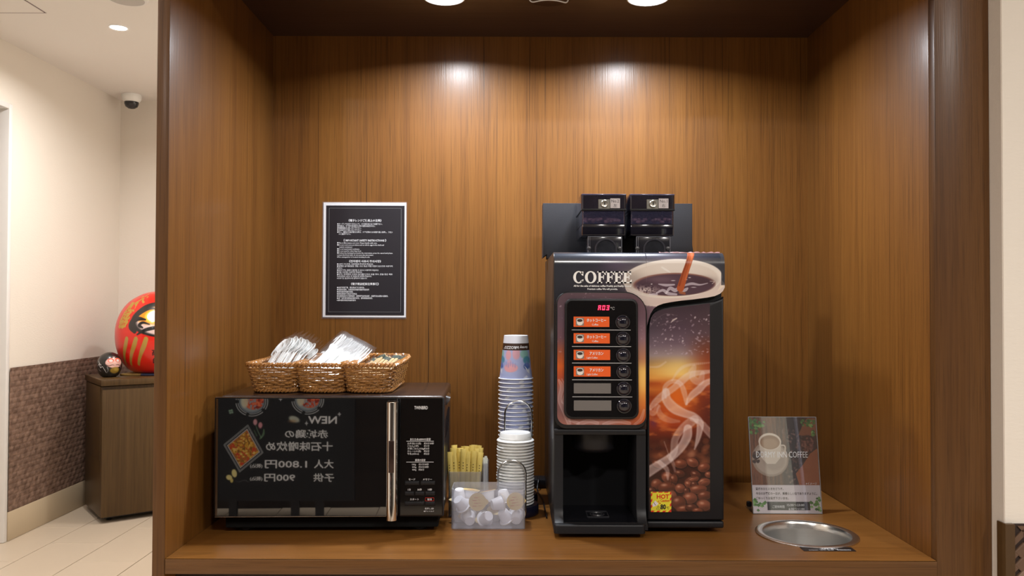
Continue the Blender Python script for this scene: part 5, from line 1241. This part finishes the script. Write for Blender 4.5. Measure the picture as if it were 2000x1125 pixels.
for i, y in enumerate(rows):
    k = i * .8; xa, xb = 1120.5 + k * .2, 1190.5 + k
    MB().rbox(qx(xa), qx(xb), YO - .0004, YO + .0006, qz(y + 10), qz(y - 10), .0003, 1).build('label_plate', M_OR if i < 4 else M_GL, cm, label='orange menu label plate' if i < 4 else 'blank grey label plate')
    if i < 4:
        x = xa + 4.5
        MB().box(qx(x), qx(x + 15.5), YO - .0007, YO - .0003, qz(y + 7.6), qz(y - 7.6)).build('picture', mat('label_photo_grey', rgb(126, 122, 116), .5), cm)
        cup.prism([(qx(a), qz(b)) for a, b in [(x + 1.5, y - 3)] + [(x + 7.7 - 6 * math.cos(PI * j / 10), y + 2 + 5 * math.sin(PI * j / 10)) for j in range(11)] + [(x + 14, y - 3)]], YO - .0009, YO - .0006)
        for mb, rx, ry, o in ((cup, 6.6, 4.2, 0), (cof, 5.4, 2.9, .0002)):
            mb.prism([(qx(x + 7.7 + rx * math.cos(2 * PI * j / 18)), qz(y - 2.6 + ry * math.sin(2 * PI * j / 18))) for j in range(18)], YO - .0010 - o, YO - .0008 - o)
        cup.rbox(qx(x + 13.2), qx(x + 15), YO - .0009, YO - .0006, qz(y + 2.5), qz(y - 1.5), .0002, 1)
        a, b = (('ホットコーヒー', 'Coffee'), ('アメリカン', 'Light Coffee'))[i // 2]
        tx.text(a, (qx(xa + 44.5), YO - .0008, qz(y - .3)), (1, 0, 0), (0, 0, 1), .0072, (qx(1186) - qx(1148)) if i < 2 else (qx(1176) - qx(1149)), 'c', bold=.025)
        tx.text(b, (qx(xa + (42 if i < 2 else 36)), YO - .0008, qz(y + 7)), (1, 0, 0), (0, 0, 1), .0048, (qx(1172) - qx(1160)) if i < 2 else (qx(1168) - qx(1147)), 'c', bold=.01)
    bxp = 1216.5 + k * .75
    M = Matrix.Rotation(PI / 2, 4, 'X'); c = (qx(bxp), YO + .0002, qz(y + .5)); R_ = .0128 + .0003 * i
    MB().lathe([(R_ * 1.1, -.0004), (R_ * 1.1, .0012), (R_ * 1.0, .0018)] + [(R_ * math.cos(q), .0018 + R_ * .62 * math.sin(q)) for q in (0.2, .5, .8, 1.1, 1.35)] + [(.0001, .0018 + R_ * .62)], c, 28, M, cap=False).build('push_button', mat('button_gloss', (.008, .008, .016, 1), .06, coat=.5), cm) if i == 0 else None
    if i == 0: pb = [o for o in cm.children if o.name.startswith('push_button')][0]
    else: o = pb.copy(); COL.objects.link(o); o.parent = cm; o.location = (c[0] - (qx(1216.5)), 0, c[2] - qz(rows[0] + .5))
    if i < 5:
        MB().box(qx(1117 + k * .4), qx(1232 + k), YO - .0004, YO, qz((y + rows[i + 1]) / 2 - .3 + .6), qz((y + rows[i + 1]) / 2 - .3 - .6)).build('divider_line', M_DIMW, cm)
tx.build('lettering', M_WHITEC, cm, smooth=0); cup.build('printed_cups', mat('printed_cup_white', rgb(228, 222, 216), .5), cm, smooth=0); cof.build('printed_coffee', mat('printed_coffee', rgb(52, 40, 36), .5), cm, smooth=0)
# red seven-segment digits
sg_ = {'A': 'abcefg', '0': 'abcdef', '3': 'abcdg'}; dg = MB()
for i, ch in enumerate('A03'):
    x = 1168.5 + 8.1 * i; y = 600.5; w_, h = 5.4, 9; t_ = 1.5; sk_ = lambda px, py: (qx(px + (y - py) * .12), qz(py))
    S_ = {'a': (x, x + w_, y - h / 2 - .2, y - h / 2 + t_), 'd': (x, x + w_, y + h / 2 - t_, y + h / 2 + .2), 'g': (x + .8, x + w_ - .8, y - t_ / 2, y + t_ / 2), 'f': (x, x + t_, y - h / 2, y - .5), 'e': (x, x + t_, y + .5, y + h / 2), 'b': (x + w_ - t_, x + w_, y - h / 2, y - .5), 'c': (x + w_ - t_, x + w_, y + .5, y + h / 2)}
    for s in sg_[ch]:
        a, b, c, d = S_[s]; dg.prism([sk_(a, d), sk_(b, d), sk_(b, c), sk_(a, c)], YO - .0006, YO)
dg.build('digital_display', M_LED, cm, smooth=0, label='red lit digits A03')
m = MB(); m.text('℃', (qx(1192.5), YO - .0006, qz(604.5)), (1, 0, 0), (0, 0, 1), .0075, None, 'l'); m.build('celsius_mark', M_DIMW, cm, smooth=0)

# ---- dispensing bay
def dz(py, Y=1.60): return at(1170, py, Y).z
def dx(px, Y=1.60): return at(px, 940, Y).x
ck_ = [(1.603, dz(847)), (1.603, dz(992)), (1.598, dz(1006)), (1.586, dz(1017)), (1.577, dz(1021)), (1.577, ZC + .016), (1.73, ZC + .016), (1.73, dz(847))]
MB().prism(ck_, dx(1083), dx(1101), 'x', .003).build('bay_cheek', M_BLACKS, cm); MB().prism(ck_, dx(1244), dx(1263), 'x', .003).build('bay_cheek', M_BLACKS, cm)
MB().rbox(dx(1083), dx(1263), 1.600, 1.70, dz(849), dz(838.5), .002).build('bay_lintel', M_BLACK, cm)
MB().box(dx(1101), dx(1244), 1.722, 1.730, ZC + .016, dz(848)).build('bay_back', mat('bay_black', (.004, .004, .005, 1), .85, ior=1.3), cm)
spx, spr = dx(1162, 1.65), .0445
MB().lathe([(spr, dz(849) - ZC), (spr, dz(878, 1.61) - ZC), (spr - .003, dz(884, 1.61) - ZC), (spr - .010, dz(888, 1.61) - ZC), (.0001, dz(888, 1.61) - ZC)], (spx, 1.664, ZC), 40, cap=False).build('spout', M_BLACK, cm)
zt0 = at(1170, 1024, 1.575).z
MB().prism(rrect(dx(1083.5, 1.575), dx(1262.5, 1.575), 1.573, 1.73, (.008, .008, .001, .001), 5), zt0, ZC + .010, 'z', .0035, 3).build('drip_base', M_BLACKS, cm)
MB().prism(rrect(dx(1099), dx(1246), 1.584, 1.72, .006, 5), zt0 + .0012, zt0 - .001, 'z', .0008, 1).build('drip_tray', M_GLOSS, cm)
g = MB(); gx, gy = dx(1168, 1.64), 1.645
for r_ in (.009, .014): g.tube([(gx + r_ * math.cos(2 * PI * i / 28), gy + r_ * math.sin(2 * PI * i / 28), zt0 + .002) for i in range(28)], .0011, 6, True)
for sx in (-1, 1): g.rbox(gx + sx * .021 - .001, gx + sx * .021 + .001, gy - .022, gy + .022, zt0 + .001, zt0 + .0028, .0004, 1)
for sy in (-1, 1): g.rbox(gx - .021, gx + .021, gy + sy * .022 - .001, gy + sy * .022 + .001, zt0 + .001, zt0 + .0028, .0004, 1)
g.build('tray_grille', mat('grille_black', (.03, .03, .035, 1), .25), cm)

# ---- hopper bracket and two bean hoppers
def vx(px, Y): return at(px, 440, Y).x
def vz(py, Y): return at(1240, py, Y).z
Yb = 1.872
bp_poly = [(vx(1060, Yb), vz(503, Yb)), (XA - .004, vz(497, Yb)), (XA - .004, ZTM + .0006), (vx(1356, Yb), ZTM + .0006), (vx(1352, Yb), vz(478, Yb)), (vx(1352, Yb), vz(396.5, Yb)), (vx(1060, Yb), vz(396.5, Yb))]
MB().prism(bp_poly, Yb, Yb + .06, 'y', .0015).build('hopper_bracket', mat('bracket_slate', (.022, .023, .030, 1), .5, bump=.15, bscale=500), cm)
beans_me = None
for k, (pa, pb_, num, ch) in enumerate(((1135, 1223.5, 'No.2', '左'), (1229.5, 1318, 'No.1', '右'))):
    Y0 = 1.70; xa, xb = vx(pa, Y0), vx(pb_, Y0); Y1 = 1.866
    zt1, zl1, zm, zf = vz(378.5, Y0), vz(409, Y0), vz(460, Y0), ZTM + .0006
    zk = vz(436, Y0); o_ = MB().rbox(xa + .002, xb - .002, Y0 + .002, Y1 - .002, zm, zk, .003)
    hop = o_.build('bean_hopper', mat('hopper_black', (.010, .010, .018, 1), .12, coat=.6), cm, label='smoky hopper marked ' + num)
    lidm = MB(); lidm = openbox(xa, xb, Y0, Y1, zl1, zt1, .002, .006); lidm.v = [(x, y, zl1 + zt1 - z) for x, y, z in lidm.v]; lidm.build('hopper_lid', mat('hopper_lid_violet', (.022, .019, .030, 1), .12, coat=.8, var=.5, vscale=35), hop)
    wn = openbox(xa + .002, xb - .002, Y0 + .002, Y1 - .002, zk - .001, zl1 - .0006, .0008, .005); wn.build('bean_window', M_SMOKE, hop)
    MB().rbox(xa + .0005, xb - .0005, Y0 - .001, Y0 + .004, zl1 - .002, zl1 + .002, .0008).build('lid_seam', M_BLACK, hop)
    MB().rbox(xa + .001, xb - .001, Y0 - .0006, Y0 + .003, zt1 - .0022, zt1 + .0004, .0006).build('lid_edge', mat('lid_edge', (.10, .10, .2, 1), .15, coat=.5), hop)
    # sloping dark funnel inside and the beans lying on it
    fz0 = vz(436, Y0 + .03)
    fz0 = zk - .002
    bm_ = MB(); r2 = random.Random(5 + k)
    for j in range(150):
        x = r2.uniform(xa + .010, xb - .010); y = r2.uniform(Y0 + .012, Y1 - .02); q = (y - Y0) / (Y1 - Y0)
        z = fz0 + .004 + q * .030 + r2.uniform(0, .006); bm_.ellipsoid((x, y, z), (.0062, .0046, .0036), Matrix.Rotation(r2.uniform(0, PI), 3, 'Z') @ Matrix.Rotation(r2.uniform(-.6, .6), 3, 'X'), 8, 5)
    tag(bm_.build('coffee_beans', mat('roasted_bean', rgb(176, 136, 122), .28, coat=.4, var=.4, vscale=120), hop, 60), kind='stuff')
    # lock
    lx, lz = vx(pa + 45, Y0), vz(397.5, Y0); u = Y0 / F
    MB().rbox(lx - 12 * u, lx + 11 * u, Y0 - .0016, Y0 + .001, lz - 10 * u, lz + 9 * u, .0006, 1).build('lock_plate', mat('lock_plate', (.30, .29, .26, 1), .35, metal=.7, var=.4, vscale=90), hop)
    M = Matrix.Rotation(PI / 2, 4, 'X')
    MB().lathe([(.0075, 0), (.0075, .004), (.0066, .0052), (.0058, .0050), (.0001, .0050)], (lx, Y0 - .0012, lz), 28, M, cap=False).build('lock_cylinder', mat('lock_nickel', (.72, .68, .60, 1), .25, metal=.9), hop)
    MB().box(lx - .0009, lx + .0009, Y0 - .0068, Y0 - .0061, lz - .0030, lz + .0028).build('keyhole', M_BLACK, hop)
    # label
    l0, l1, lz0, lz1 = vx(pa + 56.5, Y0), vx(pa + 75.5, Y0), vz(406, Y0), vz(387, Y0)
    MB().box(l0, l1, Y0 - .0012, Y0 - .0004, lz0, lz1).build('label', mat('label_white', rgb(214, 208, 212), .5), hop)
    m = MB(); m.text(num, ((l0 + l1) / 2, Y0 - .0015, lz1 - (lz1 - lz0) * .42), (1, 0, 0), (0, 0, 1), .0088, (l1 - l0) * .78, 'c'); m.text(ch, ((l0 + l1) / 2, Y0 - .0015, lz0 + (lz1 - lz0) * .13), (1, 0, 0), (0, 0, 1), .0076, None, 'c')
    m.build('label_lettering', mat('label_ink', (.05, .05, .06, 1), .5), hop, smooth=0)
    # clear outlet cover with an arch
    ca, cb_ = vx(pa + 13, Y0), vx(pa + 80, Y0)
    MB().rbox(ca, cb_, Y0 + .004, Y0 + .05, zf, zm - .001, .002).build('outlet_cover', mat('outlet_grey', (.028, .028, .036, 1), .14, coat=.5), hop)
    fr_ = MB()
    for a, b, c, d in ((ca, cb_, zm - .0022, zm - .0008), (ca, ca + .0014, zf, zm - .002), (cb_ - .0014, cb_, zf, zm - .002), (ca + .004, ca + .0048, zf, zm - .002)): fr_.rbox(a, b, Y0 + .0028, Y0 + .0042, c, d, .0003, 1)
    fr_.build('outlet_frame', clear('outlet_edge_%d' % k, body=(.4, .42, .5, 1), fac=.5, rough=.05), hop)
    ax = (ca + cb_) / 2 + .002; az = vz(486, Y0); ra = .0215
    ap = [(ax - ra, Y0 + .001, zf)] + [(ax - ra * math.cos(PI * i / 16), Y0 + .001, az + ra * .95 * math.sin(PI * i / 16)) for i in range(17)] + [(ax + ra, Y0 + .001, zf)]
    MB().tube(ap, .0022, 7).build('outlet_arch', mat('arch_plastic', (.06, .06, .075, 1), .12, coat=.6), hop)
    MB().prism([(p[0], p[2]) for p in ap], Y0 + .0015, Y0 + .003).build('arch_window', mat('arch_window', (.03, .032, .04, 1), .1, var=.6, vscale=60), hop)
    for px in (pa + 15.5, pa + 75.5):
        MB().lathe([(.0042, 0), (.0042, .0014), (.0030, .0022), (.0001, .0022)], (vx(px, Y0), Y0 + .0034, vz(484, Y0)), 14, M, cap=False).build('screw', mat('screw', (.12, .12, .13, 1), .3, metal=.5), hop)

# ------------------------------------------------------------------ acrylic sign
ya = 1.763; a_, b_ = at(1472.5, 1003, ya), at(1608, 1003, ya); SX0, SX1 = a_.x, b_.x; SL = .2055; LEAN = math.radians(10)
sgn = empty('acrylic_sign', ((SX0 + SX1) / 2, ya, ZC), 'clear acrylic stand holding a coffee service poster behind the bowl', 'sign', rz=0)
LM = Matrix.Translation(Vector((0, ya, ZC + .0008))) @ Matrix.Rotation(-LEAN, 4, 'X') @ Matrix.Translation(Vector((0, -ya, -(ZC + .0008))))
z0 = ZC + .0008; sw = SX1 - SX0
MB().rbox(SX0, SX1, ya, ya + .0016, z0, z0 + SL, .0005, 1).xf(LM).build('front_sheet', M_ACRY, sgn, smooth=0)
MB().rbox(SX0, SX1, ya + .0030, ya + .0046, z0, z0 + SL, .0005, 1).xf(LM).build('rear_sheet', M_ACRY, sgn, smooth=0)
ed = MB()
for bx in ((SX0, SX1, z0 + SL - .0012, z0 + SL), (SX0, SX0 + .001, z0, z0 + SL), (SX1 - .001, SX1, z0, z0 + SL), (SX0, SX1, z0, z0 + .0012)): ed.box(bx[0], bx[1], ya - .0002, ya + .0048, bx[2], bx[3])
ed.xf(LM).build('sheet_edges', clear('acrylic_edge', body=(.55, .56, .56, 1), fac=.45, rough=.05), sgn, smooth=0)
MB().rbox(SX0, SX1, ya + .004, ya + .062, z0 - .0004, z0 + .0016, .0005, 1).build('foot', M_ACRY, sgn, smooth=0)
MB().rbox(SX0 + .001, SX0 + .012, ya + .048, ya + .058, z0 + .0017, z0 + .014, .003).build('rear_clip', M_BLACK, sgn)
cv = Cv(1470, 814, 1607, 1003, 2.2, (120, 72, 42))
cv.vgrad([[(814, (96, 58, 36)), (900, (140, 84, 48)), (950, (120, 66, 38))], [(814, (110, 74, 50)), (900, (84, 54, 36)), (950, (90, 58, 40))], [(814, (52, 38, 36)), (880, (44, 36, 40)), (950, (56, 40, 38))], [(814, (72, 42, 30)), (880, (70, 38, 26)), (950, (96, 52, 34))]])
n_ = cv.noise(3, 40, 3); cv.put(np.clip(n_ - .45, 0, 1) * 2.2 * (cv.X < 1545), (168, 106, 62), .5); cv.put(np.clip(.42 - n_, 0, 1) * 3 * (cv.X < 1550), (48, 28, 20), .7)
rng = random.Random(4)
for k in range(230):
    x = rng.uniform(1538, 1592); y = rng.uniform(840, 948)
    if x - 1538 > 8 + (y - 840) * -.05 or rng.random() < .4: bean_c = rng.choice([(70, 50, 48), (96, 70, 62), (44, 32, 32), (120, 92, 84)]); cv.ell(x, y, 2.6, 1.8, bean_c, .85, 1, rng.uniform(-1.5, 1.5))
cv.poly([(1560, 926), (1576, 908), (1592, 886), (1607, 876), (1607, 949), (1566, 949)], (150, 86, 52)); cv.poly([(1570, 850), (1582, 826), (1590, 816), (1607, 816), (1607, 850), (1590, 852)], (132, 78, 50))
n2 = cv.noise(4, 4, 6); cv.put(np.clip(n2 - .5, 0, 1) * 2 * (cv.X > 1560) * (cv.Y > 880) * (cv.Y < 949), (176, 108, 70), .5)
cv.ell(1588, 868, 15, 18, (60, 34, 28), 1, 2)
for k in range(70): a = rng.uniform(0, 6.3); q = rng.random() ** .5; cv.ell(1588 + 13 * q * math.cos(a), 868 + 15 * q * math.sin(a), 2.6, 1.9, rng.choice([(104, 62, 52), (80, 44, 38), (130, 84, 70)]), .9, .8, rng.uniform(-1.5, 1.5))
cv.ell(1510, 897, 37, 35, (158, 140, 126), .9, 1.5); cv.ell(1511, 897, 33, 31, (178, 160, 146), .9, 2); cv.ell(1517, 900, 22, 20, (150, 132, 120), .6, 6)
for k in range(12): cv.ell(1484 + rng.uniform(-7, 7), 893 + rng.uniform(-10, 10), 4, 2.8, rng.choice([(86, 58, 46), (60, 40, 34)]), .95, .8, rng.uniform(-1, 1))
cv.poly([(1488, 862), (1492, 895), (1503, 907), (1520, 907), (1531, 895), (1534, 862)], (206, 192, 178)); cv.ell(1511, 863, 23, 17, (224, 212, 198), 1, 1); cv.ell(1511, 864.5, 20, 14, (150, 118, 92), 1, 1.5); cv.ell(1510, 867, 17, 10, (176, 146, 118), .8, 4)
cv.rib([(1533, 870, 3), (1541, 872, 3), (1540, 884, 3), (1531, 890, 3)], (204, 190, 176), 1, 0)
cv.put((cv.Y > 948.5) * 1.0, (206, 196, 200))
cv.put(((cv.Y > 981) & (cv.Y < 997.5) & (cv.X > 1499) & (cv.X < 1585)) * 1.0, (36, 32, 34))
def ivy(cx, cy, rx, ry, n):
    for k in range(n):
        x = cx + rng.uniform(-rx, rx); y = cy + rng.uniform(-ry, ry); c = rng.choice([(96, 142, 66), (70, 116, 50), (126, 168, 92), (52, 92, 44)]); r = rng.uniform(2, 3.4)
        cv.poly([(x, y - r * 1.2), (x + r, y - r * .3), (x + r * 1.2, y + r * .5), (x + r * .3, y + r * .6), (x, y + r * 1.3), (x - r * .4, y + r * .5), (x - r * 1.2, y + r * .4), (x - r, y - r * .4)], c, .9)
ivy(1478, 832, 8, 15, 26); ivy(1494, 828, 10, 5, 10); ivy(1590, 826, 14, 7, 22); ivy(1598, 840, 5, 10, 8); ivy(1476, 988, 5, 12, 13); ivy(1488, 986, 8, 4, 7); ivy(1601, 986, 5, 13, 13); ivy(1592, 986, 6, 5, 7)
def sfn(U, V):
    x = SX0 + .001 + (sw - .002) * U; h = SL * (1 - V) * .992 + .001; y = ya + .0023 - .0
    c, s = math.cos(LEAN), math.sin(LEAN); return x, ya + (.0022) * c + h * s, z0 + h * c - .0022 * s
cv.mesh('poster', sfn, M_PRINTM, sgn, smooth=False)
def sp_(s, px, py, hpx, wpx, mb, al='l', bold=0):
    u = (px - 1470) / 137; h = SL * (1 - (py - 814) / 189); c, si = math.cos(LEAN), math.sin(LEAN)
    mb.text(s, (SX0 + .001 + (sw - .002) * u, ya + .0019 * c + h * si, z0 + h * c - .0019 * si), (1, 0, 0), (0, si, c), hpx * .00109, wpx * .00109, al, bold=bold)
m = MB(); sp_('DORMY INN COFFEE', 1534, 894.5, 17, 103, m, 'c'); sp_('※イメージ', 1590, 947, 5.5, 22, m, 'c'); sp_('ご提供時間', 1521, 992, 6, 24, m, 'c'); sp_('15:00～23:00', 1573, 988.5, 6, 34, m, 'r'); sp_('6:00～11:00', 1573, 996, 6, 31, m, 'r')
m.build('white_lettering', M_WHITEC, sgn, smooth=0)
m = MB(); sp_('寛ぎのひとときをどうぞ。', 1477, 957.5, 5.6, 55, m, 'l', .02); sp_('今日のお客様の一日が、素晴らしい日でありますように。', 1477, 966.5, 5.6, 121, m, 'l', .02); sp_('ごゆっくりお寛ぎ下さいませ。', 1477, 975.5, 5.6, 64, m, 'l', .02)
m.build('dark_lettering', mat('sign_ink', (.06, .035, .03, 1), .5), sgn, smooth=0)
